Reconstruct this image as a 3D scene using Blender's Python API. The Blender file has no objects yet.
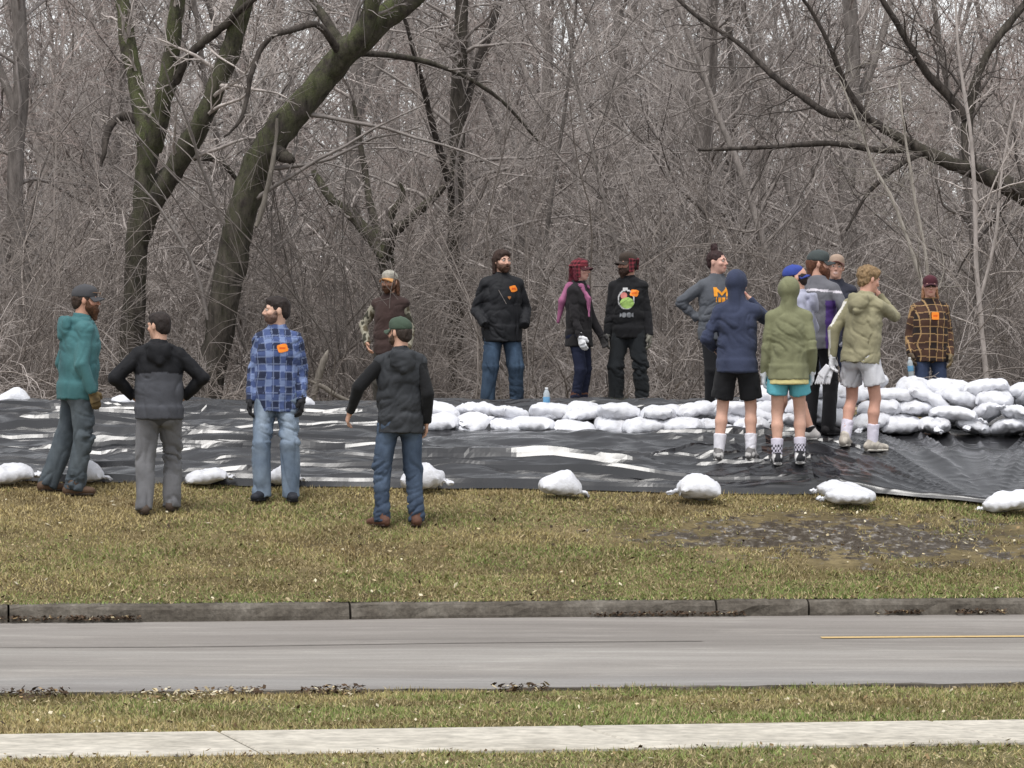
import bpy, math, random
import numpy as np
from mathutils import Vector, Matrix
from mathutils.bvhtree import BVHTree

rng = np.random.default_rng(11)
random.seed(11)
SC = bpy.context.scene
COL = SC.collection
R = math.radians
FPX = 4200.0                      # focal length in pixels of a 1024 px wide picture
EYE = 1.72

# ------------------------------------------------------------------ camera, sky, sun, exposure
cam_d = bpy.data.cameras.new('camera')
cam = bpy.data.objects.new('camera', cam_d)
COL.objects.link(cam)
cam.location = (0, 0, EYE)
cam.rotation_euler = (R(90) + math.atan(16 / FPX), 0, 0)
cam_d.sensor_width = 36
cam_d.lens = FPX / 1024 * 36
cam_d.clip_start = 0.5
cam_d.clip_end = 3000
SC.camera = cam

SUN_EL, SUN_AZ = R(72), R(190)
w = bpy.data.worlds.new('World')
SC.world = w
w.use_nodes = True
nt = w.node_tree
bg = nt.nodes['Background']
sky = nt.nodes.new('ShaderNodeTexSky')
sky.sky_type = 'NISHITA'
sky.sun_disc = False
sky.sun_elevation = SUN_EL
sky.sun_rotation = SUN_AZ
sky.dust_density = 1.0
sky.air_density = 1.0
sky.ozone_density = 1.0
hs = nt.nodes.new('ShaderNodeHueSaturation')      # cloud cover takes the blue out of the sky
hs.inputs['Saturation'].default_value = 0.12
nt.links.new(sky.outputs[0], hs.inputs['Color'])
nt.links.new(hs.outputs[0], bg.inputs['Color'])
bg.inputs['Strength'].default_value = 0.14

sun_d = bpy.data.lights.new('sun', 'SUN')
sun_d.energy = 1.5
sun_d.angle = R(24)
sun_d.color = (1.0, 0.97, 0.93)
sun = bpy.data.objects.new('sun', sun_d)
COL.objects.link(sun)
sun.rotation_euler = (R(24), 0, R(-25))            # from behind the camera, high, a little to the left
SC.view_settings.view_transform = 'Standard'
SC.view_settings.look = 'None'
SC.view_settings.exposure = 0.66
SC.view_settings.gamma = 1.0
SC.cycles.max_bounces = 5
SC.cycles.diffuse_bounces = 2
SC.cycles.glossy_bounces = 3
SC.cycles.transmission_bounces = 4
SC.cycles.transparent_max_bounces = 6
SC.cycles.caustics_reflective = False
SC.cycles.caustics_refractive = False


# ------------------------------------------------------------------ small tools
def S(r, g, b):
    """8-bit picture colour to linear"""
    f = lambda c: c / 255 / 12.92 if c / 255 <= 0.04045 else ((c / 255 + 0.055) / 1.055) ** 2.4
    return np.array([f(r), f(g), f(b)])


def wx(px, d):
    return (px - 512) * d / FPX


def wz(py, d):
    return EYE - (py - 400) * d / FPX


def P3(px, py, d):
    return np.array([wx(px, d), d, wz(py, d)])


_H = np.random.default_rng(5).random((64, 64, 64)).astype(np.float32)


def vnoise(p):
    """smooth value noise, p (N,3) -> -1..1"""
    p = np.asarray(p, dtype=np.float64)
    i = np.floor(p).astype(np.int64)
    f = p - i
    f = f * f * (3 - 2 * f)
    o = 0
    for dx in (0, 1):
        for dy in (0, 1):
            for dz in (0, 1):
                wgt = (f[..., 0] if dx else 1 - f[..., 0]) * (f[..., 1] if dy else 1 - f[..., 1]) * (f[..., 2] if dz else 1 - f[..., 2])
                o = o + wgt * _H[(i[..., 0] + dx) & 63, (i[..., 1] + dy) & 63, (i[..., 2] + dz) & 63]
    return o * 2 - 1


def fbm(p, n=3):
    p = np.asarray(p, dtype=np.float64)
    o, a, t = 0, 1.0, 0
    for k in range(n):
        o = o + a * vnoise(p * (2.03 ** k) + 17.3 * k)
        t += a
        a *= 0.5
    return o / t


def sstep(a, b, x):
    t = np.clip((x - a) / (b - a), 0, 1)
    return t * t * (3 - 2 * t)


def unit(v):
    v = np.asarray(v, dtype=float)
    return v / (np.linalg.norm(v, axis=-1, keepdims=True) + 1e-12)


def make_mesh(name, V, quads=None, tris=None, col=None, smooth=True):
    me = bpy.data.meshes.new(name)
    V = np.ascontiguousarray(V, dtype=np.float32)
    me.vertices.add(len(V))
    me.vertices.foreach_set('co', V.ravel())
    idx, start, n = [], [], 0
    for F, k in ((quads, 4), (tris, 3)):
        if F is not None and len(F):
            F = np.asarray(F, dtype=np.int32)
            idx.append(F.ravel())
            start.append(n + np.arange(len(F), dtype=np.int32) * k)
            n += F.size
    idx = np.concatenate(idx)
    start = np.concatenate(start)
    me.loops.add(len(idx))
    me.loops.foreach_set('vertex_index', idx)
    me.polygons.add(len(start))
    me.polygons.foreach_set('loop_start', start)
    me.polygons.foreach_set('use_smooth', np.full(len(start), bool(smooth)))
    if col is not None:
        a = me.color_attributes.new('Col', 'FLOAT_COLOR', 'POINT')
        c = np.ones((len(V), 4), dtype=np.float32)
        c[:, :3] = col
        a.data.foreach_set('color', c.ravel())
    me.update(calc_edges=True)
    return me


def obj(name, me, mat=None, parent=None, loc=None, rot=None, scale=None):
    o = bpy.data.objects.new(name, me)
    COL.objects.link(o)
    if mat is not None and me is not None and not me.materials:
        me.materials.append(mat)
    if parent is not None:
        o.parent = parent
    if loc is not None:
        o.location = tuple(float(c) for c in loc)
    if rot is not None:
        o.rotation_euler = rot
    if scale is not None:
        o.scale = (scale,) * 3 if np.isscalar(scale) else scale
    return o


def tag(o, label=None, cat=None, group=None, kind=None):
    for k, v in (('label', label), ('category', cat), ('group', group), ('kind', kind)):
        if v:
            o[k] = v
    return o


def thing(name, label, cat, loc=(0, 0, 0), rotz=0.0, group=None):
    o = obj(name, None, loc=loc, rot=(0, 0, rotz))
    o.empty_display_size = 0.1
    return tag(o, label, cat, group)


def grid_quads(nu, nv, wrap_u=False):
    i = np.arange(nu if wrap_u else nu - 1)
    j = np.arange(nv - 1)
    I, J = np.meshgrid(i, j, indexing='ij')
    I2 = (I + 1) % nu
    return np.stack([I * nv + J, I2 * nv + J, I2 * nv + J + 1, I * nv + J + 1], -1).reshape(-1, 4)


# ------------------------------------------------------------------ materials
def new_mat(name):
    m = bpy.data.materials.new(name)
    m.use_nodes = True
    return m, m.node_tree, m.node_tree.nodes['Principled BSDF']


def N(nt, kind, **kw):
    n = nt.nodes.new(kind)
    for k, v in kw.items():
        if k in n.inputs:
            n.inputs[k].default_value = v
        else:
            setattr(n, k, v)
    return n


def ramp(nt, fac, stops):
    r = nt.nodes.new('ShaderNodeValToRGB')
    el = r.color_ramp.elements
    while len(el) < len(stops):
        el.new(0.5)
    for e, (p, c) in zip(el, stops):
        e.position = p
        e.color = (*c, 1) if len(c) == 3 else c
    nt.links.new(fac, r.inputs[0])
    return r.outputs[0]


def mixc(nt, fac, a, b, mode='MIX'):
    m = nt.nodes.new('ShaderNodeMix')
    m.data_type = 'RGBA'
    m.blend_type = mode
    for sock, v in ((m.inputs[0], fac), (m.inputs[6], a), (m.inputs[7], b)):
        if hasattr(v, 'is_linked'):
            nt.links.new(v, sock)
        else:
            sock.default_value = v if np.isscalar(v) else (*v, 1)
    return m.outputs[2]


def noise(nt, scale, detail=3, rough=0.55, stretch=None, coord='Object', rotz=0.0):
    tc = nt.nodes.new('ShaderNodeTexCoord')
    out = tc.outputs[coord]
    if stretch is not None:
        mp = nt.nodes.new('ShaderNodeMapping')
        mp.inputs['Scale'].default_value = stretch
        mp.inputs['Rotation'].default_value = (0, 0, rotz)
        nt.links.new(out, mp.inputs[0])
        out = mp.outputs[0]
    n = N(nt, 'ShaderNodeTexNoise', Scale=scale, Detail=detail, Roughness=rough)
    nt.links.new(out, n.inputs['Vector'])
    return n.outputs['Fac']


def bump(nt, bsdf, height, strength=0.3, dist=0.01):
    b = N(nt, 'ShaderNodeBump', Strength=strength, Distance=dist)
    nt.links.new(height, b.inputs['Height'])
    nt.links.new(b.outputs[0], bsdf.inputs['Normal'])


def attr_mat(name, rough=0.85, vary=0.18, vscale=35, bstr=0.35, bscale=160, bdist=0.004, spec=0.3, sheen=0.0):
    """a material whose colour comes from the mesh's own colour attribute, with fine grain"""
    m, nt, b = new_mat(name)
    a = nt.nodes.new('ShaderNodeAttribute')
    a.attribute_name = 'Col'
    n1 = noise(nt, vscale, 4, 0.6)
    dark = ramp(nt, n1, [(0.25, (1 - vary,) * 3), (0.75, (1 + vary * 0.6,) * 3)])
    c = mixc(nt, 1.0, a.outputs['Color'], dark, 'MULTIPLY')
    nt.links.new(c, b.inputs['Base Color'])
    b.inputs['Roughness'].default_value = rough
    b.inputs['Specular IOR Level'].default_value = spec
    if sheen:
        b.inputs['Sheen Weight'].default_value = sheen
        b.inputs['Sheen Roughness'].default_value = 0.6
    if bstr:
        bump(nt, b, noise(nt, bscale, 3, 0.6), bstr, bdist)
    return m


def plain_mat(name, color, rough=0.6, metal=0.0, vary=0.15, vscale=20, bstr=0.2, bscale=80, bdist=0.004, spec=0.4):
    m, nt, b = new_mat(name)
    n1 = noise(nt, vscale, 4, 0.6)
    c = np.array(color)
    nt.links.new(ramp(nt, n1, [(0.25, tuple(c * (1 - vary))), (0.75, tuple(np.minimum(c * (1 + vary * 0.6), 0.95)))]), b.inputs['Base Color'])
    b.inputs['Roughness'].default_value = rough
    b.inputs['Metallic'].default_value = metal
    b.inputs['Specular IOR Level'].default_value = spec
    if bstr:
        bump(nt, b, noise(nt, bscale, 3, 0.6), bstr, bdist)
    return m


M = {}
# ------------------------------------------------------------------ the lie of the land
KS = 0.15                              # the road runs slightly away to the right


def kerb_y(x):
    return 33.1 + KS * x


_kd = [38.0, 39.2, 40.5, 43.0, 44.5, 46.3, 47.3, 49.5, 60.0, 400.0]
_kz = [0.905, 1.215, 1.36, 1.50, 1.615, 1.57, 1.32, 0.85, 0.70, 0.70]


def TZ(x, d):
    """height of the bank and the wood behind it"""
    x = np.asarray(x, dtype=float)
    d = np.asarray(d, dtype=float)
    k = kerb_y(x) + 0.16
    z1 = 0.905 - 0.022 * np.clip(x, -7, 7)
    t = np.clip((d - k) / (38 - k), 0, 1)
    front = 0.135 + (z1 - 0.135) * (0.25 * t * t * (3 - 2 * t) + 0.75 * t)
    back = np.interp(d, _kd, _kz) + (z1 - 0.905) * np.clip((41 - d) / 3, 0, 1)
    z = np.where(d < 38, front, back)
    q = np.stack([x * 1.3, d * 1.3, np.zeros_like(x)], -1)
    w_ = np.where(d > 47, 1.0, np.where(d < k + 0.5, 0.15, 0.35))
    return z + 0.05 * w_ * fbm(q, 2)


def kerb_frame_rows(c, slope, xs):
    return np.stack([xs, c + slope * xs], -1)


def strip(name, x0, x1, nx, ya, yb, ny, zf, mat, ease=1.0):
    xs = np.linspace(x0, x1, nx)
    t = np.linspace(0, 1, ny) ** ease
    X, T = np.meshgrid(xs, t, indexing='ij')
    A = ya(X) if callable(ya) else ya
    B = yb(X) if callable(yb) else yb
    Y = A + (B - A) * T
    Z = zf(X, Y)
    V = np.stack([X, Y, Z], -1).reshape(-1, 3)
    me = make_mesh(name, V, grid_quads(nx, ny))
    o = obj(name, me, mat)
    tag(o, kind='structure')
    return o


def soil_mat(name, cols, scale, wet=None, bs=0.6):
    m, nt, b = new_mat(name)
    n = noise(nt, scale, 6, 0.65)
    c = ramp(nt, n, [(0.25, cols[0]), (0.5, cols[1]), (0.78, cols[2])])
    n2 = noise(nt, scale * 9, 4, 0.6)
    c = mixc(nt, 0.6, c, ramp(nt, n2, [(0.3, (0.45,) * 3), (0.7, (1.3,) * 3)]), 'MULTIPLY')
    b.inputs['Roughness'].default_value = 0.95
    b.inputs['Specular IOR Level'].default_value = 0.2
    if wet is not None:
        (cx, cy, rx, ry), wc = wet
        tc = nt.nodes.new('ShaderNodeTexCoord')
        mp = nt.nodes.new('ShaderNodeMapping')
        mp.inputs['Location'].default_value = (-cx / rx, -cy / ry, 0)
        mp.inputs['Scale'].default_value = (1 / rx, 1 / ry, 0)
        nt.links.new(tc.outputs['Object'], mp.inputs[0])
        ln = N(nt, 'ShaderNodeVectorMath', operation='LENGTH')
        nt.links.new(mp.outputs[0], ln.inputs[0])
        ad = N(nt, 'ShaderNodeMath', operation='ADD')
        nt.links.new(ln.outputs['Value'], ad.inputs[0])
        k = noise(nt, 3.4, 6, 0.75)
        mu = N(nt, 'ShaderNodeMath', operation='MULTIPLY_ADD')
        nt.links.new(k, mu.inputs[0])
        mu.inputs[1].default_value = 6.0
        mu.inputs[2].default_value = -2.9
        nt.links.new(mu.outputs[0], ad.inputs[1])
        f = ramp(nt, ad.outputs[0], [(0.7, (1, 1, 1)), (1.15, (0, 0, 0))])
        cl = ramp(nt, noise(nt, 14, 5, 0.7, stretch=(1, .5, 1)), [(0.46, tuple(S(58, 49, 38))), (0.56, tuple(S(84, 76, 66))), (0.66, wc)])
        c = mixc(nt, f, c, cl)
        r = ramp(nt, f, [(0.0, (0.95,) * 3), (1.0, (0.5,) * 3)])
        nt.links.new(r, b.inputs['Roughness'])
    nt.links.new(c, b.inputs['Base Color'])
    bump(nt, b, noise(nt, scale * 5, 6, 0.7), bs, 0.04)
    return m


MUD = (2.9, 36.1, 1.8, 0.95)
M['turf_soil'] = soil_mat('turf_soil', [S(72, 62, 46), S(106, 94, 66), S(138, 124, 92)], 1.6, (MUD, tuple(S(150, 146, 142))))
M['near_soil'] = soil_mat('near_soil', [S(72, 62, 44), S(105, 98, 64), S(138, 126, 96)], 2.0)
M['litter'] = soil_mat('litter', [S(58, 50, 42), S(92, 80, 68), S(128, 114, 98)], 3.0)

# far ground sheet, out to the horizon, below everything else
far = make_mesh('ground', np.array([[-1500, -300, -0.35], [1500, -300, -0.35], [1500, 2600, -0.35], [-1500, 2600, -0.35]]), [[0, 1, 2, 3]])
tag(obj('ground', far, M['litter']), kind='structure')

# asphalt: pale, worn, streaked along the direction of travel
m, nt, b = new_mat('asphalt')
s1 = noise(nt, 1.0, 5, 0.65, stretch=(0.12, 0.8, 1), rotz=math.atan(KS))
s2 = noise(nt, 1.0, 6, 0.75, stretch=(0.8, 2.6, 1), rotz=math.atan(KS))
gr = noise(nt, 38, 6, 0.8)
c = ramp(nt, s1, [(0.36, S(120, 116, 112)), (0.5, S(134, 130, 126)), (0.62, S(146, 143, 139))])
c = mixc(nt, ramp(nt, s2, [(0.52, (0, 0, 0)), (0.72, (0.5,) * 3)]), c, tuple(S(176, 172, 166)))
c = mixc(nt, 0.45, c, ramp(nt, gr, [(0.3, (0.62,) * 3), (0.7, (1.28,) * 3)]), 'MULTIPLY')
# wheel-worn and silted bands that run with the road
tc = nt.nodes.new('ShaderNodeTexCoord')
sx = nt.nodes.new('ShaderNodeSeparateXYZ')
nt.links.new(tc.outputs['Object'], sx.inputs[0])
m1 = N(nt, 'ShaderNodeMath', operation='MULTIPLY_ADD')
nt.links.new(sx.outputs['X'], m1.inputs[0])
m1.inputs[1].default_value = -KS
nt.links.new(sx.outputs['Y'], m1.inputs[2])
edge_n = noise(nt, 1.0, 5, 0.7, stretch=(0.7, 2.5, 1))
m2 = N(nt, 'ShaderNodeMath', operation='MULTIPLY_ADD')
nt.links.new(edge_n, m2.inputs[0])
m2.inputs[1].default_value = 1.1
nt.links.new(m1.outputs[0], m2.inputs[2])
mr = N(nt, 'ShaderNodeMapRange')
nt.links.new(m2.outputs[0], mr.inputs['Value'])
mr.inputs['From Min'].default_value = 23.5
mr.inputs['From Max'].default_value = 33.7
band = ramp(nt, mr.outputs[0], [(0.0, (.93, .93, .95)), (0.30, (.94, .94, .95)), (0.36, (1.16, 1.15, 1.13)), (0.56, (1.12, 1.11, 1.09)), (0.64, (.98, .96, .94)), (1.0, (1.02, .99, .97))])
c = mixc(nt, 1.0, c, band, 'MULTIPLY')
nt.links.new(c, b.inputs['Base Color'])
b.inputs['Roughness'].default_value = 0.8
b.inputs['Specular IOR Level'].default_value = 0.3
bump(nt, b, gr, 0.35, 0.008)
M['asphalt'] = m
near_y = lambda x: 23.45 + KS * x
strip('road', -40, 40, 120, lambda x: near_y(x) - 0.25, lambda x: kerb_y(x) + 0.05, 12,
      lambda X, Y: 0.012 * vnoise(np.stack([X * 0.4, Y * 0.5, X * 0], -1)), M['asphalt'])
# yellow paint line on the far half of the road
M['yellow_paint'] = plain_mat('yellow_paint', S(204, 174, 118), 0.7, vary=0.35, vscale=25)
yl = lambda x: 29.95 + KS * x
o = strip('road_line_yellow', wx(822, 30.3), 40, 200, yl, lambda x: yl(x) + 0.20, 3,
          lambda X, Y: 0.012 * vnoise(np.stack([X * 0.4, Y * 0.5, X * 0], -1)) + 0.005, M['yellow_paint'])
o = strip('road_seam', -40, wx(700, 30.3), 200, lambda x: yl(x) - 0.25, lambda x: yl(x) - 0.20, 3,
          lambda X, Y: 0.012 * vnoise(np.stack([X * 0.4, Y * 0.5, X * 0], -1)) + 0.005, plain_mat('road_seam', S(112, 106, 100), 0.8, vary=0.4, vscale=9))

# far kerb: cast lengths with open joints
M['kerb'] = m = soil_mat('kerb_concrete', [S(70, 64, 57), S(100, 94, 86), S(134, 128, 119)], 3.2, bs=0.5)


def kerb_piece_mesh(L, seed):
    r = np.random.default_rng(seed)
    prof = np.array([[0.0, -0.1], [0.0, 0.03], [0.012, 0.09], [0.03, 0.118], [0.065, 0.132], [0.17, 0.136], [0.17, -0.1]])
    n = max(6, int(L / 0.12))
    V = []
    for i in range(n):
        xx = -L / 2 + L * i / (n - 1)
        e = 0.006 if i in (0, n - 1) else 0.0
        for (py, pz) in prof:
            j = 0.006 * r.standard_normal()
            V.append([xx, py + e + j * (pz > 0), pz - e + 0.5 * j * (pz > 0.05)])
    k = len(prof)
    q = [[i * k + j, (i + 1) * k + j, (i + 1) * k + j + 1, i * k + j + 1] for i in range(n - 1) for j in range(k - 1)]
    caps = [[j for j in range(k)], [(n - 1) * k + j for j in range(k)][::-1]]
    me = bpy.data.meshes.new('kerb_length')
    me.from_pydata(V, [], q + caps)
    me.materials.append(M['kerb'])
    return me


kroot = tag(obj('kerb', None), kind='structure')
joints = [wx(-900, 32), wx(-420, 32.3), wx(10, 32.6), wx(350, 32.8), wx(716, 33.5), wx(808, 33.6), wx(1130, 33.8), wx(1560, 34), wx(2100, 34.5), wx(2700, 35)]
ang = math.atan(KS)
for i in range(len(joints) - 1):
    a, b_ = joints[i], joints[i + 1]
    L = (b_ - a) / math.cos(ang) - 0.018
    xm = (a + b_) / 2
    obj('kerb_length', kerb_piece_mesh(L, i), None, kroot, (xm, kerb_y(xm), random.uniform(-0.006, 0.006)), (0, 0, ang + R(random.uniform(-.06, .06))))
# near kerb, seen only as a low edge behind the grass
k2 = tag(obj('kerb_near', None), kind='structure')
for i in range(8):
    xm = -16 + 4 * i + 1.9
    obj('kerb_length', kerb_piece_mesh(4 / math.cos(ang) - 0.02, 40 + i), None, k2, (xm, near_y(xm) - 0.02, -0.012), (0, 0, ang + math.pi))

# bank, wood floor, verge, lawn
strip('bank', -16, 16, 300, lambda x: kerb_y(x) + 0.15, 49.6, 200, lambda X, Y: TZ(X, Y), M['turf_soil'])
strip('wood_floor', -90, 90, 120, 49.5, 260, 80, lambda X, Y: TZ(X, Y), M['litter'], ease=2.0)
strip('bank_beyond_left', -90, -15.9, 40, lambda x: np.maximum(kerb_y(x), 20) + 0.15, 49.6, 40, lambda X, Y: TZ(X, Y), M['turf_soil'])
strip('bank_beyond_right', 15.9, 90, 40, lambda x: kerb_y(x) + 0.15, 49.6, 40, lambda X, Y: TZ(X, np.maximum(Y, kerb_y(X) + .16)), M['turf_soil'])
SWS = 0.185
sw_far = lambda x: 20.55 + SWS * x
sw_near = lambda x: 19.25 + SWS * x
NZ = lambda X, Y: 0.105 + 0.012 * fbm(np.stack([X * 2, Y * 2, X * 0], -1), 2)
strip('verge', -16, 16, 160, lambda x: sw_far(x) + 0.01, lambda x: near_y(x) - 0.17, 40, NZ, M['near_soil'])
strip('lawn', -16, 16, 160, 5.0, lambda x: sw_near(x) - 0.01, 90, NZ, M['near_soil'])

# pavement of separate slabs
M['pavement'] = m = soil_mat('pavement_concrete', [S(172, 166, 154), S(190, 184, 172), S(206, 200, 188)], 1.3, bs=0.12)
proot = tag(obj('pavement', None), kind='structure')
px0 = wx(275, 20.0)
sa = math.atan(SWS)
for i in range(-6, 7):
    a, b_ = px0 + i * 1.75, px0 + (i + 1) * 1.75 - 0.014
    V, z = [], 0.125 + random.uniform(-.003, .003)
    sk = 0.33
    pts = [(a + sk * .0, sw_near(a)), (b_, sw_near(b_)), (b_ - .28, sw_far(b_ - .28)), (a - .28, sw_far(a - .28))]
    for zz, ins in ((0.0, 0), (z - 0.008, 0), (z, 0.01)):
        cx, cy = sum(p[0] for p in pts) / 4, sum(p[1] for p in pts) / 4
        V += [(p[0] + (cx - p[0]) * ins, p[1] + (cy - p[1]) * ins, zz) for p in pts]
    q = [[k, (k + 1) % 4, 4 + (k + 1) % 4, 4 + k] for k in range(4)] + [[4 + k, 4 + (k + 1) % 4, 8 + (k + 1) % 4, 8 + k] for k in range(4)] + [[8, 9, 10, 11]]
    me = bpy.data.meshes.new('slab')
    me.from_pydata(V, [], q)
    obj('slab', me, M['pavement'], proot)
# ------------------------------------------------------------------ bare trees
def tube_mesh(paths, radii, sides):
    """paths (N,K,3), radii (N,K) -> verts, quads"""
    Np, K, _ = paths.shape
    T = np.gradient(paths, axis=1)
    T = unit(T)
    D = unit(paths[:, -1] - paths[:, 0])
    ref = np.where(np.abs(D[:, 2:3]) < 0.8, np.array([[0, 0, 1.0]]), np.array([[1.0, 0, 0]]))
    n1 = unit(np.cross(T, ref[:, None, :]))
    n2 = np.cross(T, n1)
    a = np.arange(sides) * 2 * np.pi / sides
    V = paths[:, :, None, :] + radii[:, :, None, None] * (np.cos(a)[None, None, :, None] * n1[:, :, None, :] + np.sin(a)[None, None, :, None] * n2[:, :, None, :])
    i, k, s = np.meshgrid(np.arange(Np), np.arange(K - 1), np.arange(sides), indexing='ij')
    s2 = (s + 1) % sides
    base = i * K * sides
    q = np.stack([base + k * sides + s, base + k * sides + s2, base + (k + 1) * sides + s2, base + (k + 1) * sides + s], -1).reshape(-1, 4)
    return V.reshape(-1, 3), q


def join_parts(parts):
    Vs, Qs, n = [], [], 0
    for V, q in parts:
        Vs.append(V)
        Qs.append(q + n)
        n += len(V)
    return np.concatenate(Vs), np.concatenate(Qs)


def resample(pts, rad, K):
    pts = np.array(pts, dtype=float)
    rad = np.array(rad, dtype=float)
    if len(rad) != len(pts):
        rad = np.interp(np.linspace(0, 1, len(pts)), np.linspace(0, 1, len(rad)), rad)
    # Catmull-Rom through the points
    n = len(pts)
    t = np.linspace(0, n - 1, K)
    i = np.clip(t.astype(int), 0, n - 2)
    f = (t - i)[:, None]
    g = lambda j: pts[np.clip(j, 0, n - 1)]
    p0, p1, p2, p3 = g(i - 1), g(i), g(i + 1), g(i + 2)
    p = 0.5 * (2 * p1 + (p2 - p0) * f + (2 * p0 - 5 * p1 + 4 * p2 - p3) * f ** 2 + (3 * p1 - p0 - 3 * p2 + p3) * f ** 3)
    return p, np.interp(t, np.arange(n), rad)


def sprout(Pa, Ra, m, tmin, ang, length, rfac, K, wig, up, g, tip=0.35, rmin=0.003, tmax=0.98):
    """m children on each path; vectorised"""
    Np, Kp, _ = Pa.shape
    n = Np * m
    par = np.repeat(np.arange(Np), m)
    t = tmin + (tmax - tmin) * g.random(n)
    u = t * (Kp - 1)
    i = np.clip(u.astype(int), 0, Kp - 2)
    f = (u - i)[:, None]
    p0 = Pa[par, i] * (1 - f) + Pa[par, i + 1] * f
    r0 = Ra[par, i] * (1 - f[:, 0]) + Ra[par, i + 1] * f[:, 0]
    tan = unit(Pa[par, i + 1] - Pa[par, i])
    rnd = g.standard_normal((n, 3))
    perp = unit(rnd - (rnd * tan).sum(1, keepdims=True) * tan)
    a = np.abs(g.normal(ang, 0.25, n))[:, None]
    d = np.cos(a) * tan + np.sin(a) * perp
    plen = np.linalg.norm(np.diff(Pa, axis=1), axis=2).sum(1)[par]
    L = plen * length * (0.55 + 0.9 * g.random(n)) * (1.15 - 0.7 * t)
    out = np.empty((n, K, 3))
    out[:, 0] = p0
    st = (L / (K - 1))[:, None]
    for k in range(1, K):
        d = unit(d + wig * g.standard_normal((n, 3)) + np.array([0, 0, up]))
        out[:, k] = out[:, k - 1] + st * d
    rb = np.maximum(r0 * rfac * (0.6 + 0.6 * g.random(n)), rmin)
    rr = rb[:, None] * np.linspace(1, tip, K)[None]
    return out, np.maximum(rr, rmin * 0.6)


def bark_mat(name, c0, c1, moss=0.0, bs=0.9, rnd=0.35):
    m, nt, b = new_mat(name)
    n = noise(nt, 14, 5, 0.7, stretch=(1, 1, 0.3))
    c = ramp(nt, n, [(0.28, tuple(c0)), (0.72, tuple(c1))])
    oi = nt.nodes.new('ShaderNodeObjectInfo')
    v = ramp(nt, oi.outputs['Random'], [(0, (1 - rnd,) * 3), (1, (1 + rnd * 0.7,) * 3)])
    c = mixc(nt, 1.0, c, v, 'MULTIPLY')
    if moss:
        a = nt.nodes.new('ShaderNodeAttribute')
        a.attribute_name = 'Col'
        k = noise(nt, 5.5, 5, 0.7)
        f = ramp(nt, k, [(0.36, (0, 0, 0)), (0.60, (moss,) * 3)])
        f = mixc(nt, 1.0, f, a.outputs['Color'], 'MULTIPLY')
        k2 = noise(nt, 60, 3, 0.6)
        c = mixc(nt, f, c, ramp(nt, k2, [(0.3, tuple(S(66, 72, 46))), (0.7, tuple(S(116, 124, 80)))]))
    nt.links.new(c, b.inputs['Base Color'])
    b.inputs['Roughness'].default_value = 0.92
    b.inputs['Specular IOR Level'].default_value = 0.2
    if bs:
        bump(nt, b, noise(nt, 22, 6, 0.75, stretch=(1, 1, 0.22)), bs, 0.03)
    return m


M['bark'] = bark_mat('bark', S(100, 94, 90), S(160, 152, 147))
M['bark_moss'] = bark_mat('bark_moss', S(28, 25, 24), S(94, 87, 82), moss=0.9, rnd=0.0)
M['dead_wood'] = bark_mat('dead_wood', S(92, 86, 80), S(150, 143, 134), bs=.6, rnd=0)
M['twig'] = bark_mat('twig', S(140, 132, 128), S(198, 189, 184), bs=0, rnd=0.4)
M['brush'] = bark_mat('brush', S(98, 91, 87), S(158, 149, 143), bs=0, rnd=0.4)
M['twig_dark'] = bark_mat('twig_dark', S(62, 57, 55), S(108, 101, 97), bs=0, rnd=0.2)
M['twig_pale'] = bark_mat('twig_pale', S(132, 125, 118), S(184, 177, 168), bs=0, rnd=0.3)
M['twig_red'] = bark_mat('twig_red', S(142, 128, 123), S(194, 180, 174), bs=0, rnd=0.3)


def tree_meshes(seed, H=12.0, r=0.12, m1=16, m2=7, m3=4, lean=0.06, low=0.12, wig=0.10, up=0.05, droop=0.0, rmin=0.004):
    g = np.random.default_rng(seed)
    K = 14
    p = np.zeros((1, K, 3))
    d = np.array([g.normal(0, lean), g.normal(0, lean), 1.0])
    for k in range(1, K):
        d = unit(d + 0.05 * g.standard_normal(3) * [1, 1, 0.3])
        p[0, k] = p[0, k - 1] + d * H / (K - 1)
    p[0, :, 2] -= 0.25
    rr = r * np.linspace(1, 0.22, K)[None] ** 0.9
    rr[0, 0] *= 1.35
    b1, r1 = sprout(p, rr, m1, low, 0.95, 0.30, 0.42, 9, wig, up, g, 0.3, 0.010)
    b2, r2 = sprout(b1, r1, m2, 0.12, 0.75, 0.5, 0.5, 6, wig * 1.6, up * 0.5 - droop, g, 0.4, 0.006)
    b3, r3 = sprout(b2, r2, m3, 0.1, 0.7, 0.55, 0.6, 4, wig * 2, -droop, g, 0.5, rmin)
    V, q = join_parts([tube_mesh(p, rr, 8), tube_mesh(b1, r1, 5)])
    tr = make_mesh('trunk', V, q)
    V, q = join_parts([tube_mesh(b2, r2, 3), tube_mesh(b3, r3, 3)])
    cr = make_mesh('crown', V, q)
    return tr, cr


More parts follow.
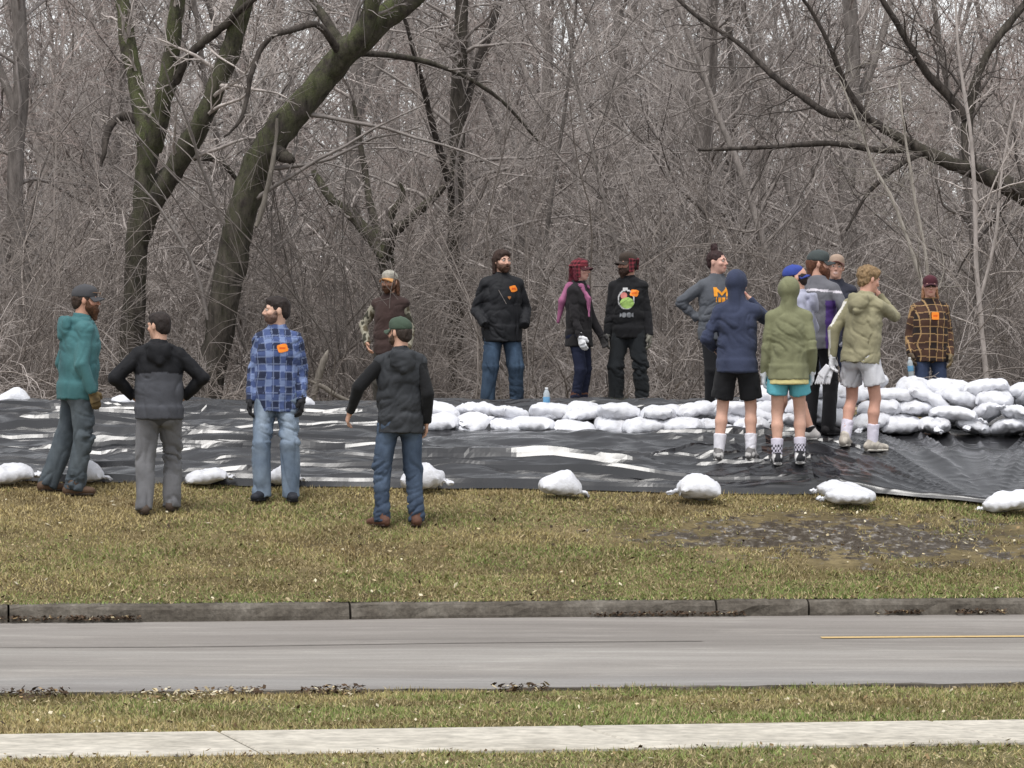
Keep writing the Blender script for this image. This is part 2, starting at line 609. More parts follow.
def shrub_mesh(seed, H=3.0, stems=16, spread=0.5, m2=8, m3=4, droop=0.06, r=0.011, rmin=0.0035):
    g = np.random.default_rng(seed)
    K = 10
    n = stems
    p = np.zeros((n, K, 3))
    p[:, 0, :2] = g.normal(0, 0.28, (n, 2))
    p[:, 0, 2] = -0.1
    a = g.random(n) * 6.283
    d = unit(np.stack([np.cos(a) * spread * g.random(n), np.sin(a) * spread * g.random(n), np.ones(n)], -1))
    L = H * (0.5 + 0.7 * g.random(n))
    for k in range(1, K):
        d = unit(d + 0.14 * g.standard_normal((n, 3)) + np.array([0, 0, -droop * k / K]))
        p[:, k] = p[:, k - 1] + d * (L / (K - 1))[:, None]
    rr = (r * (0.6 + 0.8 * g.random(n)))[:, None] * np.linspace(1, 0.35, K)[None]
    b2, r2 = sprout(p, rr, m2, 0.08, 0.7, 0.38, 0.6, 6, 0.13, -droop, g, 0.5, 0.005)
    b3, r3 = sprout(b2, r2, m3, 0.1, 0.7, 0.5, 0.7, 4, 0.16, -droop, g, 0.6, rmin)
    V, q = tube_mesh(p, rr, 4)
    st = make_mesh('stems', V, q)
    V, q = join_parts([tube_mesh(b2, r2, 3), tube_mesh(b3, r3, 3)])
    return st, make_mesh('twigs', V, q)


def path_tree(name, label, d, limbs, twig, mossy=True, m2=9, m3=5, m4=3, up=0.02, depth=0.35, bark='bark_moss', cat='tree', ltw=0.3, group=None, sides=10, rough=0.10, seed=1):
    """limbs: list of (pixel points, radii in px, moss, gets_twigs). The limbs are placed at the distance d and bow in depth."""
    g = np.random.default_rng(seed)
    bx, by = limbs[0][0][0][:2]
    X0, Y0 = wx(bx, d), d
    Z0 = float(TZ(X0, d))
    root = thing(name, label, cat, (X0, Y0, Z0), group=group)
    parts, cols = [], []
    tw = []
    for pts, rad, moss, dens in limbs:
        q3 = []
        for t in pts:
            dd = t[2] if len(t) > 2 else 0.0
            q3.append(P3(t[0], t[1], d + dd) - [X0, Y0, Z0])
        rads = np.array(rad, dtype=float) * d / FPX
        K = max(14, 5 * len(pts))
        p, r_ = resample(q3, rads, K)
        wob = np.cumsum(g.standard_normal((K, 3)) * [1, 1.5, 0.4], 0) * rough * 0.05
        p = p + wob * np.minimum(1, np.linspace(0, 3, K))[:, None]
        V, q = tube_mesh(p[None], r_[None], sides)
        nrm = V - np.repeat(p, sides, 0)
        ln = np.linalg.norm(nrm, axis=1, keepdims=True)
        V = V + nrm * (0.26 * fbm(V * 5.0, 3) + 0.20 * fbm(V * np.array([22., 22, 5]), 2))[:, None]
        up_ = nrm[:, 2:3] / (ln + 1e-9)
        parts.append((V, q))
        ms = np.repeat(np.interp(np.linspace(0, 1, K), np.linspace(0, 1, np.size(moss)), np.atleast_1d(moss)), sides)[:, None]
        cols.append(np.repeat(np.clip(ms * (0.7 + 0.5 * up_), 0, 1), 3, 1))
        if dens > 0:
            tw.append((p, r_, dens))
    V, q = join_parts(parts)
    obj('trunk', make_mesh('trunk', V, q, col=np.concatenate(cols)), M[bark], root)
    tparts = []
    for p, r_, dens in tw:
        b1, r1 = sprout(p[None], r_[None], max(2, int(m2 * dens)), 0.15, 0.9, ltw, 0.35, 8, 0.16, up, g, 0.3, 0.006)
        r1 = np.minimum(r1, 0.03 * np.linspace(1, .3, 8)[None])
        b2, r2 = sprout(b1, r1, m3, 0.12, 0.75, 0.5, 0.55, 6, 0.22, up, g, 0.4, 0.0045)
        b3, r3 = sprout(b2, r2, m4, 0.1, 0.7, 0.55, 0.6, 4, 0.25, -0.02, g, 0.5, 0.0035)
        tparts += [tube_mesh(b1, r1, 4), tube_mesh(b2, r2, 3), tube_mesh(b3, r3, 3)]
    if tparts:
        V, q = join_parts(tparts)
        obj('crown', make_mesh('crown', V, q), M[twig], root)['kind'] = 'stuff'
    return root


def build_wood():
    # --- the trees that stand out
    path_tree('multi_stem_tree', 'mossy multi-stemmed old tree left of the leaning trunk', 50.6, [
        ([(128, 420), (131, 340), (136, 260), (145, 190), (151, 140)], [15, 12.5, 11, 11, 12], [0.05, 0.15, .3, .8], 0.5),
        ([(148, 150), (142, 110, .1), (131, 60, .2), (122, 10, .3), (114, -60, .4)], [10, 9.5, 8.5, 8, 7], 0.95, 1),
        ([(152, 150), (163, 105, -.2), (169, 60, -.3), (177, 0, -.4), (190, -70, -.5)], [10, 9.5, 8.5, 8, 6.5], 0.95, 1),
        ([(137, 255), (158, 200, -.2), (183, 155, -.4), (207, 108, -.6), (228, 55, -.7), (243, 0, -.8), (262, -70, -1)], [6, 10, 11, 10, 10, 9, 7], [.3, .9], 1),
        ([(175, 82, -.3), (192, 53, -.5), (224, 25, -.8), (252, 0, -1.2), (300, -40, -1.6)], [5, 4.5, 4, 3.5, 2.5], 0.1, 1),
        ([(143, 124, .1), (126, 116, .1), (112, 121, 0), (104, 136, -.2), (99, 165, -.3)], [4.5, 4.5, 4, 3.5, 1.5], 0.0, 0.3),
        ([(150, 185), (180, 160, .5), (215, 160, 1.0), (240, 185, 1.4)], [5, 4, 3, 2], 0.2, 1),
    ], 'twig', seed=3)
    path_tree('leaning_tree', 'thick mossy tree trunk leaning up to the right behind the plaid shirt', 49.6, [
        ([(203, 425), (209, 385), (220, 335), (231, 268), (247, 205), (270, 145), (308, 98), (347, 55), (385, 20), (425, -12), (485, -60), (555, -130)],
         [20, 16, 15, 15.5, 15, 15.5, 14, 13.5, 13, 12, 10, 8], [0.05, 0.1, 0.35, .7, .85, .9, .9], 1),
        ([(330, 75), (350, 48, -.2), (366, 26, -.3), (373, -5, -.4), (384, -60, -.6)], [10, 11, 10, 8, 7], 0.8, 1),
        ([(272, 150), (282, 156, -.25), (288, 160, -.35), (290, 161, -.37)], [9, 7, 5, 0.5], 0.1, 0),
        ([(350, 60, .2), (330, 25, .6), (312, 0, .9), (290, -40, 1.2)], [6, 5, 4, 3], 0.2, 1),
        ([(273, 35, -.6), (258, 52, -.6), (250, 75, -.7), (245, 102, -.7), (236, 124, -.8), (220, 138, -.8)], [2.6, 2.8, 2.6, 2.2, 1.8, 1], 0.0, 1.2),
        ([(345, 60, -.1), (318, 26, -.5), (295, 30, -.6), (273, 35, -.6)], [4, 3.4, 3, 2.6], 0.0, .6),
        ([(345, 52, .5), (420, 60, 1.2), (490, 90, 1.6), (540, 140, 2)], [3.5, 2.6, 2, 1.1], 0.2, 1.3),
    ], 'twig', seed=14, sides=14)
    path_tree('dead_limb', 'pale barkless strip of dead limb against the leaning trunk', 49.25, [
        ([(277, 118), (275, 150), (269, 185), (264, 210), (258, 226)], [1.4, 2.2, 2.6, 2.6, 2], 0.0, 0)], 'twig_pale', bark='dead_wood', cat='branch', sides=8, seed=5, rough=0.06)
    path_tree('forked_tree', 'small dark forked tree behind the two people in caps', 54.0, [
        ([(392, 420), (394, 340), (390, 290), (384, 258)], [9, 8, 8, 8], 0.3, 0.4),
        ([(384, 258), (371, 236, .1), (352, 215, .2), (332, 196, .3), (316, 170, .5)], [7, 7, 5.5, 4.5, 3], 0.5, 1),
        ([(386, 258), (394, 236, -.2), (408, 222, -.3), (428, 205, -.5), (444, 188, -.6)], [6, 5, 5, 4, 2.5], 0.3, 1),
        ([(388, 240), (392, 215), (402, 196), (396, 180)], [4, 4, 3, 2], 0.3, 1),
        ([(384, 255), (372, 215, .6), (362, 160, .9), (352, 100, 1.0)], [5, 4, 3, 2], .2, 1)], 'twig', seed=6)
    path_tree('straight_tree', 'straight dark trunk hung with drooping twigs left of the plain black jacket', 55.0, [
        ([(457, 420), (456, 300), (458, 200), (462, 90), (466, 0), (470, -120)], [9, 8, 8, 7.5, 7, 6], 0.1, 3),
        ([(462, 120), (480, 60, .3), (500, 10, .6), (520, -60, .9)], [4, 4, 3, 2], 0, 1.5),
        ([(458, 210), (440, 150, -.5), (425, 90, -1), (405, 20, -1.5)], [4, 3.5, 3, 2], 0, 1.5)], 'twig', up=-0.10, m2=11, seed=7)
    path_tree('arching_tree', 'dark arching limb reaching in from the right edge above the group', 49.4, [
        ([(1150, 430), (1128, 340), (1090, 250), (1050, 212), (1020, 194), (985, 176), (950, 163), (915, 147), (880, 128)], [28, 24, 17, 11, 10, 8.5, 7, 6, 4.2], 0.15, .8),
        ([(915, 148), (880, 150, -.2), (830, 143, -.4), (770, 147, -.7), (700, 150, -1)], [4, 3.5, 3, 2.3, 1.4], 0, 1.2),
        ([(890, 132), (865, 118, .1), (830, 114, .3), (802, 95, .4), (778, 78, .5), (742, 44, .7), (700, 15, .8), (670, -15, .9)], [4.5, 4, 3.5, 3.2, 3, 2.6, 2, 1.5], 0, 1.6),
        ([(868, 118), (845, 85, -.1), (832, 52, -.2), (815, 18, -.3), (795, -10, -.4)], [3.5, 3, 2.6, 2, 1.5], 0, 1.5),
        ([(968, 170), (967, 130, .3), (970, 105, .4), (977, 75, .5), (992, 45, .6), (1016, 14, .8), (1050, -30, 1)], [6, 6, 5, 4.5, 4, 3.5, 2.5], 0.1, 1.4),
        ([(966, 118, .3), (948, 96, .3), (926, 74, .2), (908, 45, .1), (893, 18, .0), (870, -20, -.1)], [5, 5, 4.2, 3.6, 3, 2], 0, 1.6),
        ([(925, 152), (900, 165, -.4), (870, 190, -.6), (845, 230, -.8)], [3, 2.5, 2, 1.2], 0, 1.4)], 'twig_dark', m2=9, seed=8, bark='bark_moss', rough=.06)
    path_tree('pale_sapling', 'slim pale grey sapling rising left of the right edge', 48.4, [
        ([(948, 425), (942, 365), (930, 312), (914, 255), (893, 200), (876, 168), (862, 130), (840, 80)], [3.2, 2.8, 2.5, 2.2, 1.9, 1.6, 1.2, .8], 0, 2),
        ([(930, 312), (926, 255), (914, 190), (905, 130), (900, 80)], [2, 1.8, 1.6, 1.3, 1], 0, 1.5)], 'twig_pale', bark='twig_pale', seed=9, sides=6, rough=.05, m2=7)
    path_tree('grey_sapling', 'thin grey sapling with upright forks beside the right edge', 49.0, [
        ([(990, 425), (984, 350), (977, 270), (975, 200), (970, 130), (960, 60), (955, -20)], [3.4, 3.1, 2.8, 2.5, 2.1, 1.6, 1], 0, 2),
        ([(980, 300), (994, 240), (1002, 170), (1016, 100)], [2, 1.8, 1.4, 1], 0, 1.5)], 'twig', bark='twig', seed=10, sides=6, rough=.05, m2=7)
    path_tree('broken_branch', 'splintered tan end of a snapped branch behind the plaid shirt', 48.6, [
        ([(312, 402), (318, 378), (324, 360), (327, 350)], [3.5, 4.5, 4, 0.8], 0, 0),
        ([(356, 404), (338, 396), (322, 386), (308, 380)], [2, 2.5, 2.6, 1.5], 0, 0)], 'twig_pale', bark='dead_wood', cat='branch', seed=12, sides=6, rough=.05)
    deep = [(357, 61, 7, 'straight thin trunk deep in the wood right of the leaning trunk'), (705, 60, 10, 'dark upright trunk in the wood above the grey sweatshirt'),
            (618, 66, 7, 'dim upright trunk in the wood above the graphic hoodie'), (20, 58, 9, 'upright trunk at the left edge of the wood'),
            (850, 64, 9, 'dim upright trunk behind the arching limb'), (545, 70, 6, 'faint slender trunk in the wood between the black jacket and pink scarf')]
    for i, (x, d, r_, lab) in enumerate(deep):
        path_tree('woodland_tree', lab, d, [([(x, 430), (x + 3, 300), (x - 4, 180), (x + 2, 60), (x - 3, -60), (x + 8, -200)], [r_ * 1.15, r_, r_ * .95, r_ * .9, r_ * .8, r_ * .6], 0.2, 2),
                                            ([(x, 120), (x + 30 * (-1) ** i, 40, .5), (x + 50 * (-1) ** i, -60, 1)], [r_ * .5, r_ * .4, r_ * .3], 0, 2)], 'twig', seed=20 + i, m2=9, bark='bark', group='trunks standing in the wood')
    # --- the wood behind, copies of a few kinds
    kinds = [tree_meshes(101, 8.5, .055, 26, 9, 7, .12, wig=.12), tree_meshes(102, 10, .085, 26, 9, 7, .08, low=.1, wig=.14), tree_meshes(103, 7.5, .04, 28, 8, 7, .2, low=.06, wig=.15),
             tree_meshes(104, 9.5, .06, 26, 9, 7, .14, droop=.05, low=.1, wig=.12), tree_meshes(105, 6, .03, 28, 8, 7, .25, low=.05, wig=.16)]
    for tr, cr in kinds:
        tr.materials.append(M['bark'])
    for k, (tr, cr) in enumerate(kinds):
        cr.materials.append(M['twig_red' if k in (3,) else 'twig'])
    g = np.random.default_rng(77)
    n = 130
    for i in range(n):
        d = 52 + 52 * ((i + g.random()) / n) ** 0.9
        hw = 0.122 * d + 2.5
        x = (((i * 0.6180339) % 1) * 2 - 1) * hw
        k = int(g.integers(0, len(kinds)))
        z = float(TZ(x, d))
        s = g.uniform(.8, 1.2) * (1 + .40 * float(sstep(60, 85, np.array(d))))
        root = thing('bare_tree', 'bare grey tree standing among many in the wood behind', 'tree', (x, d, z), g.random() * 6.28, 'bare trees of the wood')
        root.scale = (s, s, s)
        obj('trunk', kinds[k][0], None, root)
        obj('crown', kinds[k][1], None, root)['kind'] = 'stuff'
    sk = [shrub_mesh(201, 3.2, 18), shrub_mesh(202, 2.2, 20, .9, droop=.15), shrub_mesh(203, 4.2, 14, .4), shrub_mesh(204, 1.5, 22, 1.2, droop=.2)]
    for i, (st, twg) in enumerate(sk):
        st.materials.append(M['brush'])
        twg.materials.append(M['twig' if i == 1 else 'brush'])
    n = 112
    for i in range(n):
        d = 48.3 + 26 * ((i + g.random()) / n) ** 1.6
        hw = 0.122 * d + 1.8
        x = (((i * 0.7548777) % 1) * 2 - 1) * hw
        k = (3 if g.random() < .5 else 1) if d < 50.5 and g.random() < .75 else (2 if g.random() < .55 else int(g.integers(0, 4)))
        s = g.uniform(.8, 1.25)
        root = thing('bare_shrub', 'leafless tangled shrub in the undergrowth behind the bank', 'shrub', (x, d, float(TZ(x, d))), g.random() * 6.28, 'leafless shrubs of the undergrowth')
        root.scale = (s, s, s)
        obj('stems', sk[k][0], None, root)
        obj('twigs', sk[k][1], None, root)['kind'] = 'stuff'
    # --- far wood: one mass
    parts = []
    g = np.random.default_rng(5)
    n = 105
    p = np.zeros((n, 8, 3))
    dd = 108 + 70 * g.random(n)
    xx = (g.random(n) * 2 - 1) * (0.125 * dd + 6)
    for k in range(8):
        p[:, k] = np.stack([xx + .12 * k * g.normal(0, 1, n), dd, 0.5 + k * 1.9 + 0 * xx], -1)
    rr = (0.06 + .12 * g.random(n))[:, None] * np.linspace(1, .4, 8)[None]
    b1, r1 = sprout(p, rr, 22, .05, .9, .24, .45, 6, .14, .04, g, .35, .02)
    b2, r2 = sprout(b1, r1, 7, .1, .75, .55, .6, 4, .25, 0, g, .5, .013)
    V, q = join_parts([tube_mesh(p, rr, 5), tube_mesh(b1, r1, 3), tube_mesh(b2, r2, 3)])
    tag(obj('far_wood', make_mesh('far_wood', V, q), M['twig']), 'grey mass of bare trees far back in the wood', 'wood', kind='stuff')


build_wood()
# ------------------------------------------------------------------ black plastic over the bank
m, nt, b = new_mat('black_plastic')
n1 = noise(nt, 1.2, 4, 0.6)
c = ramp(nt, n1, [(0.35, (0.008, 0.008, 0.010)), (0.7, (0.020, 0.020, 0.023))])
dirt = noise(nt, 3.5, 6, 0.7)
c = mixc(nt, ramp(nt, dirt, [(0.60, (0, 0, 0)), (0.85, (0.14,) * 3)]), c, tuple(S(120, 112, 104)))
nt.links.new(c, b.inputs['Base Color'])
nt.links.new(ramp(nt, noise(nt, 2.5, 5, 0.65), [(0.3, (0.15,) * 3), (0.75, (0.34,) * 3)]), b.inputs['Roughness'])
b.inputs['Specular IOR Level'].default_value = 0.5
b.inputs['Coat Weight'].default_value = 0.5
b.inputs['Coat Roughness'].default_value = 0.22
b.inputs['Coat IOR'].default_value = 1.55
def ridged(scale, stretch, rotz, det=3):
    o_ = noise(nt, scale, det, 0.5, stretch=stretch, rotz=rotz)
    o_.node.noise_type = 'RIDGED_MULTIFRACTAL'
    o_.node.inputs['Distortion'].default_value = 0.35
    return o_


b1 = noise(nt, 3.0, 3, 0.5, stretch=(0.25, 1.2, 1))
b2 = ridged(7.0, (0.25, 1.2, 0.0), -0.15)
bb = N(nt, 'ShaderNodeBump', Strength=0.0, Distance=0.02)
nt.links.new(b1, bb.inputs['Height'])
bb2 = N(nt, 'ShaderNodeBump', Strength=0.8, Distance=0.010)
nt.links.new(b2, bb2.inputs['Height'])
nt.links.new(bb.outputs[0], bb2.inputs['Normal'])
nt.links.new(bb2.outputs[0], b.inputs['Normal'])
nt.links.new(bb2.outputs[0], b.inputs['Coat Normal'])
M['plastic'] = m


def ridge(p, sharp=1.0):
    return (1 - np.abs(vnoise(p))) ** (2.0 * sharp)


def lnoise(u, v):
    """lattice noise with straight flanks: flat facets that meet in sharp folds"""
    i, j = np.floor(u).astype(int), np.floor(v).astype(int)
    f, g_ = u - i, v - j
    h = lambda a, b: _H[a & 63, b & 63, 11] * 2 - 1
    # triangles, so every facet is a plane
    a, b, c, d = h(i, j), h(i + 1, j), h(i, j + 1), h(i + 1, j + 1)
    lo = a + (b - a) * f + (c - a) * g_
    hi = d + (c - d) * (1 - f) + (b - d) * (1 - g_)
    return np.where(f + g_ < 1, lo, hi)


def creases(X, Y, ang, across, along, seed, sharp=9):
    """long thin taut creases running at an angle"""
    c, s_ = math.cos(ang), math.sin(ang)
    u, v = X * c + Y * s_, -X * s_ + Y * c
    w_ = vnoise(np.stack([u * .5, v * .7, X * 0 + seed], -1))
    n = 1 - np.abs(vnoise(np.stack([u * along, v * across + .35 * w_, X * 0 + seed + 4], -1)))
    gate = sstep(-.25, .35, vnoise(np.stack([u * along * 1.7 + 3, v * .9, X * 0 + seed + 7], -1)))
    return n ** sharp * gate


def sheet_height(X, Y):
    """folds and wrinkles of the plastic, in metres above the bank"""
    wv = 0.25 * fbm(np.stack([X * .8, Y * .8, X * 0 + 3], -1), 2)
    left = 0
    for ang, fx, fy, sd, am in ((.03, .30, 1.5, 1, .05), (-.10, .45, 2.4, 2, .045), (.16, .55, 3.6, 3, .036), (-.35, .9, 3.0, 4, .04), (.5, 1.1, 3.6, 5, .032), (-.6, 2.0, 5.0, 6, .020), (.3, 2.6, 7.0, 7, .014)):
        c, s_ = math.cos(ang), math.sin(ang)
        u, v = X * c + Y * s_, -X * s_ + Y * c
        left = left + am * np.abs(lnoise(u * fx + sd * 7.3, v * fy + .4 * wv + sd * 3.1))
    for ang, ac, al, sd, am in ((0.02, 3.4, .22, 1, .03), (-.12, 4.4, .35, 3, .024), (.28, 3.6, .5, 4, .022)):
        left = left + am * creases(X, Y, ang, ac, al, sd, 7)
    # a fan of straight pulls towards the weight at the lower right
    ax, ay = wx(985, 38.0), 37.7
    th = np.arctan2(Y - ay, X - ax)
    rr = np.hypot(X - ax, Y - ay)
    fan = 0
    for fr, sd, am in ((9, 2, .030), (19, 4, .016)):
        n = 1 - np.abs(vnoise(np.stack([th * fr + wv, rr * 0.35, X * 0 + sd], -1)))
        fan = fan + n ** 6 * np.clip(rr, 0.2, 2.2) * am
    wr = sstep(2.6, 3.7, X + 0.2 * wv)
    # trampled, crumpled area under the students
    cr = np.exp(-(((X - 2.45) / 0.9) ** 2 + ((Y - 38.8) / 0.7) ** 2))
    crum = (ridge(np.stack([X * 3.6, Y * 3.6, X * 0 + 1], -1), 2.5) * 0.05 + ridge(np.stack([X * 8, Y * 8, X * 0 + 6], -1), 2.5) * 0.022)
    return 0.012 + left * (1 - wr) + fan * wr + crum * cr


def sheet(name, label, x0, x1, front, back, lift, res=0.03, folds_n=7, seed=1, hem_h=0.05, smooth=False):
    g = np.random.default_rng(seed)
    nx = int((x1 - x0) / (res * 1.6))
    xs = np.linspace(x0, x1, nx)
    depth = float(np.max(back(xs) - front(xs)))
    ny = int(depth / (res * .72))
    t = np.linspace(0, 1, ny)
    X, T = np.meshgrid(xs, t, indexing='ij')
    A, B = front(X), back(X)
    D = (B - A) * T
    ends = np.clip(T * 9, 0, 1) * np.clip((1 - T) * 9, 0, 1)
    # the rows of the sheet wander across the slope, so folds that follow them run clean
    D = D + ends * depth * .06 * (fbm(np.stack([X * .45, T * 3.0, X * 0 + seed], -1), 2) + .5 * vnoise(np.stack([X * 1.1, T * 6, X * 0 + seed + 3], -1)))
    Y = A + D
    h = sheet_height(X, Y)
    # doubled-over folds: an upright face towards the road, fading out at both ends
    fold = 0
    quiet = 1 - .85 * np.exp(-(((X - 2.45) / 0.8) ** 2 + ((Y - 38.8) / 0.6) ** 2))
    for k in range(folds_n):
        t0 = (k + g.uniform(.15, .85)) / folds_n * min(1, 3.2 / depth + .35)
        q = (T - t0) * depth
        gate = np.clip(1.8 * vnoise(np.stack([X * g.uniform(.28, .5) + 7 * k, X * 0 + seed, X * 0 + k * 2.7], -1)) + .25, 0, 1)
        hgt = g.uniform(.045, .095) * gate
        fold = fold + hgt * np.where(q < 0, 0, np.clip(q / .03, 0, 1) * np.exp(-np.clip(q - .03, 0, 9) / (.08 + .14 * gate)))
    edge = np.minimum(1, (Y - A) / 0.10)
    hem = np.exp(-((Y - A - 0.035) / 0.028) ** 2) * (hem_h * .6 + hem_h * np.clip(fbm(np.stack([X * 1.1, X * 0, X * 0 + lift * 50], -1), 2) + .3, 0, 1))
    Z = TZ(X, Y) + lift + h * edge + hem + fold * quiet * edge
    # cut edges wander
    Y = Y + 0.05 * fbm(np.stack([X * 1.4, Y * 0 + lift * 90, X * 0], -1), 3) * np.exp(-(Y - A) / 0.15)
    V = np.stack([X, Y, Z], -1).reshape(-1, 3)
    o = obj(name, make_mesh(name, V, grid_quads(nx, ny), smooth=smooth), M['plastic'])
    return tag(o, label, 'plastic sheet', 'black plastic sheets over the bank')


def low_edge(x):
    return np.interp(x, [-8, wx(0, 38), wx(520, 38), wx(830, 38), wx(925, 37.6), wx(1024, 37.7), 9], [37.75, 37.75, 37.95, 38.05, 37.62, 37.6, 37.6])


sheet('plastic_sheet', 'wrinkled black plastic sheet covering the left and middle of the bank', -7.6, 3.25,
      lambda x: low_edge(x), lambda x: 45.3 + 0 * x, 0.004, folds_n=18, seed=3)
sheet('plastic_sheet', 'smoother black plastic sheet pulled into fan folds below the right pile', 2.6, 8.0,
      lambda x: np.interp(x, [2.6, 2.95, 3.3, 4.3, 8], [38.55, 38.15, 37.98, 37.55, 37.55]), lambda x: 42.5 + 0 * x, 0.03, res=.022, folds_n=2, seed=5, hem_h=.06, smooth=True)
# a loose second layer: its front edge makes the dark line low on the slope
sheet('plastic_sheet', 'second black plastic layer lying with a loose front edge halfway up', -7.6, 2.75,
      lambda x: 38.27 + 0.10 * np.sin(x * .7 + 2) + 0.04 * np.sin(x * 2.3 + 1), lambda x: 40.9 + 0.3 * np.sin(x * .9), 0.035, 0.030, folds_n=10, seed=9, hem_h=.07)

# ------------------------------------------------------------------ sandbags
m, nt, b = new_mat('woven_white')
n1 = noise(nt, 7, 5, 0.65)
c = ramp(nt, n1, [(0.25, S(190, 188, 188)), (0.45, S(222, 223, 229)), (0.75, S(236, 237, 243))])
dt = noise(nt, 2.2, 5, 0.7)
c = mixc(nt, ramp(nt, dt, [(0.56, (0, 0, 0)), (0.8, (0.45,) * 3)]), c, tuple(S(176, 168, 156)))
oi = nt.nodes.new('ShaderNodeObjectInfo')
c = mixc(nt, 1.0, c, ramp(nt, oi.outputs['Random'], [(0, (0.88, 0.88, 0.88)), (1, (1, 1, 1))]), 'MULTIPLY')
nt.links.new(c, b.inputs['Base Color'])
b.inputs['Roughness'].default_value = 0.5
b.inputs['Specular IOR Level'].default_value = 0.35
bump(nt, b, noise(nt, 16, 5, 0.65), 0.5, 0.02)
M['woven'] = m


def bag_meshes(seed, L=0.56, W=0.40, T=0.21, peak=0.0):
    """a filled woven sack: a pillow with a seamed rim, pulled-out corners and creases, its tied neck at +x"""
    g = np.random.default_rng(seed)
    n = 19
    a = np.sin(np.linspace(-1, 1, n) * np.pi / 2)
    A_, B_ = np.meshgrid(a, a, indexing='ij')
    ph = g.random(8) * 6.28

    def side(sg):
        e = np.maximum(np.abs(A_), np.abs(B_))
        X = L / 2 * A_ * (1 - .13 * B_ ** 2)
        Y = W / 2 * B_ * (1 - .16 * A_ ** 2) * (1 - .10 * np.clip(A_, 0, 1) ** 2)
        prof = np.clip((1 - np.abs(A_) ** 3.0) * (1 - np.abs(B_) ** 3.0), 0, 1) ** .5
        q = np.stack([X, Y, 0 * X + sg * .3], -1) + seed * 3.1
        lump = 1 + .20 * fbm(q * 5.0, 2)
        if sg > 0:
            lump = lump * (1 + peak * np.exp(-(((X - .03) / .12) ** 2)))
        Z = sg * T / 2 * prof * lump * (1 if sg > 0 else .72)
        # creases: diagonal pulls to the corners and gathers along the rim
        cr = (1 - np.abs(vnoise(q * [11, 17, 1] + 5 * vnoise(q * 4)[..., None]))) ** 4
        cr2 = (1 - np.abs(vnoise((np.stack([X + Y, X - Y, 0 * X], -1) + seed) * [22, 10, 1]))) ** 4
        Z = Z - sg * T * (.12 * cr + .09 * cr2) * prof
        rim = e ** 6
        Z = Z + rim * .010 * np.sin(A_ * 14 + B_ * 11 + ph[0])
        Z = Z - sg * 0 + T * .10 * np.abs(A_ * B_) ** 2 * np.sign(np.sin(ph[1] + A_ * 3 + B_ * 5))
        return np.stack([X, Y, Z], -1)
    top, bot = side(1), side(-1)
    rim = np.zeros((n, n), bool)
    rim[0], rim[-1], rim[:, 0], rim[:, -1] = True, True, True, True
    bot[rim] = top[rim]
    V = np.concatenate([top.reshape(-1, 3), bot.reshape(-1, 3)])
    q = grid_quads(n, n)
    bi = np.where(rim.ravel(), np.arange(n * n), np.arange(n * n) + n * n)
    Q = np.concatenate([q, bi[q][:, ::-1]])
    used, inv = np.unique(Q, return_inverse=True)
    V = V[used]
    V[:, 2] -= V[:, 2].min()
    body = make_mesh('sandbag', V, inv.reshape(-1, 4))
    body.materials.append(M['woven'])
    # neck: flared tuft of sacking
    K, n = 8, 14
    t = np.linspace(0, 1, K)
    rad = np.array([0.060, 0.038, 0.022, 0.024, 0.036, 0.044, 0.048, 0.008]) * (0.8 + .3 * g.random())
    px = L * 0.43 + t * 0.12
    pz = T * 0.34 - 0.05 * t + 0.01 * g.standard_normal(K)
    py = np.cumsum(g.standard_normal(K)) * 0.008
    a = np.linspace(0, 2 * np.pi, n, endpoint=False)
    NV = []
    for i in range(K):
        fl = 0.45 if t[i] > .45 else 0.8
        rr = rad[i] * (1 + 0.28 * np.cos(a * 5 + i) * (t[i] > .3))
        NV.append(np.stack([px[i] + 0 * a + 0.02 * np.cos(a * 3 + seed) * t[i], py[i] + rr * np.cos(a), pz[i] + rr * np.sin(a) * fl], -1))
    NV = np.array(NV).reshape(-1, 3)
    qd = [[i * n + j, i * n + (j + 1) % n, (i + 1) * n + (j + 1) % n, (i + 1) * n + j] for i in range(K - 1) for j in range(n)]
    neck = make_mesh('tied_neck', NV, qd)
    neck.materials.append(M['woven'])
    return body, neck


BAGS = [bag_meshes(1, .46, .36, .22), bag_meshes(2, .44, .38, .23), bag_meshes(3, .50, .35, .21), bag_meshes(4, .42, .37, .24), bag_meshes(5, .46, .40, .21), bag_meshes(6, .47, .36, .23), bag_meshes(7, .45, .36, .22), bag_meshes(8, .48, .38, .20)]
FBAG = [bag_meshes(11, .44, .36, .27, .35), bag_meshes(12, .50, .36, .22, .1), bag_meshes(13, .46, .34, .26, .4)]


def bag(kind, loc, rz, label, group, tilt=(0, 0), sc=1.0):
    body, neck = kind
    o = obj('sandbag', body, None, None, loc, (R(tilt[0]), R(tilt[1]), rz), sc)
    obj('tied_neck', neck, None, o)
    return tag(o, label, 'sandbag', group)


ORD = ['first', 'second', 'third', 'fourth', 'fifth', 'sixth', 'seventh', 'eighth', 'ninth', 'tenth', 'eleventh', 'twelfth', 'thirteenth', 'fourteenth', 'fifteenth', 'sixteenth', 'seventeenth', 'eighteenth']


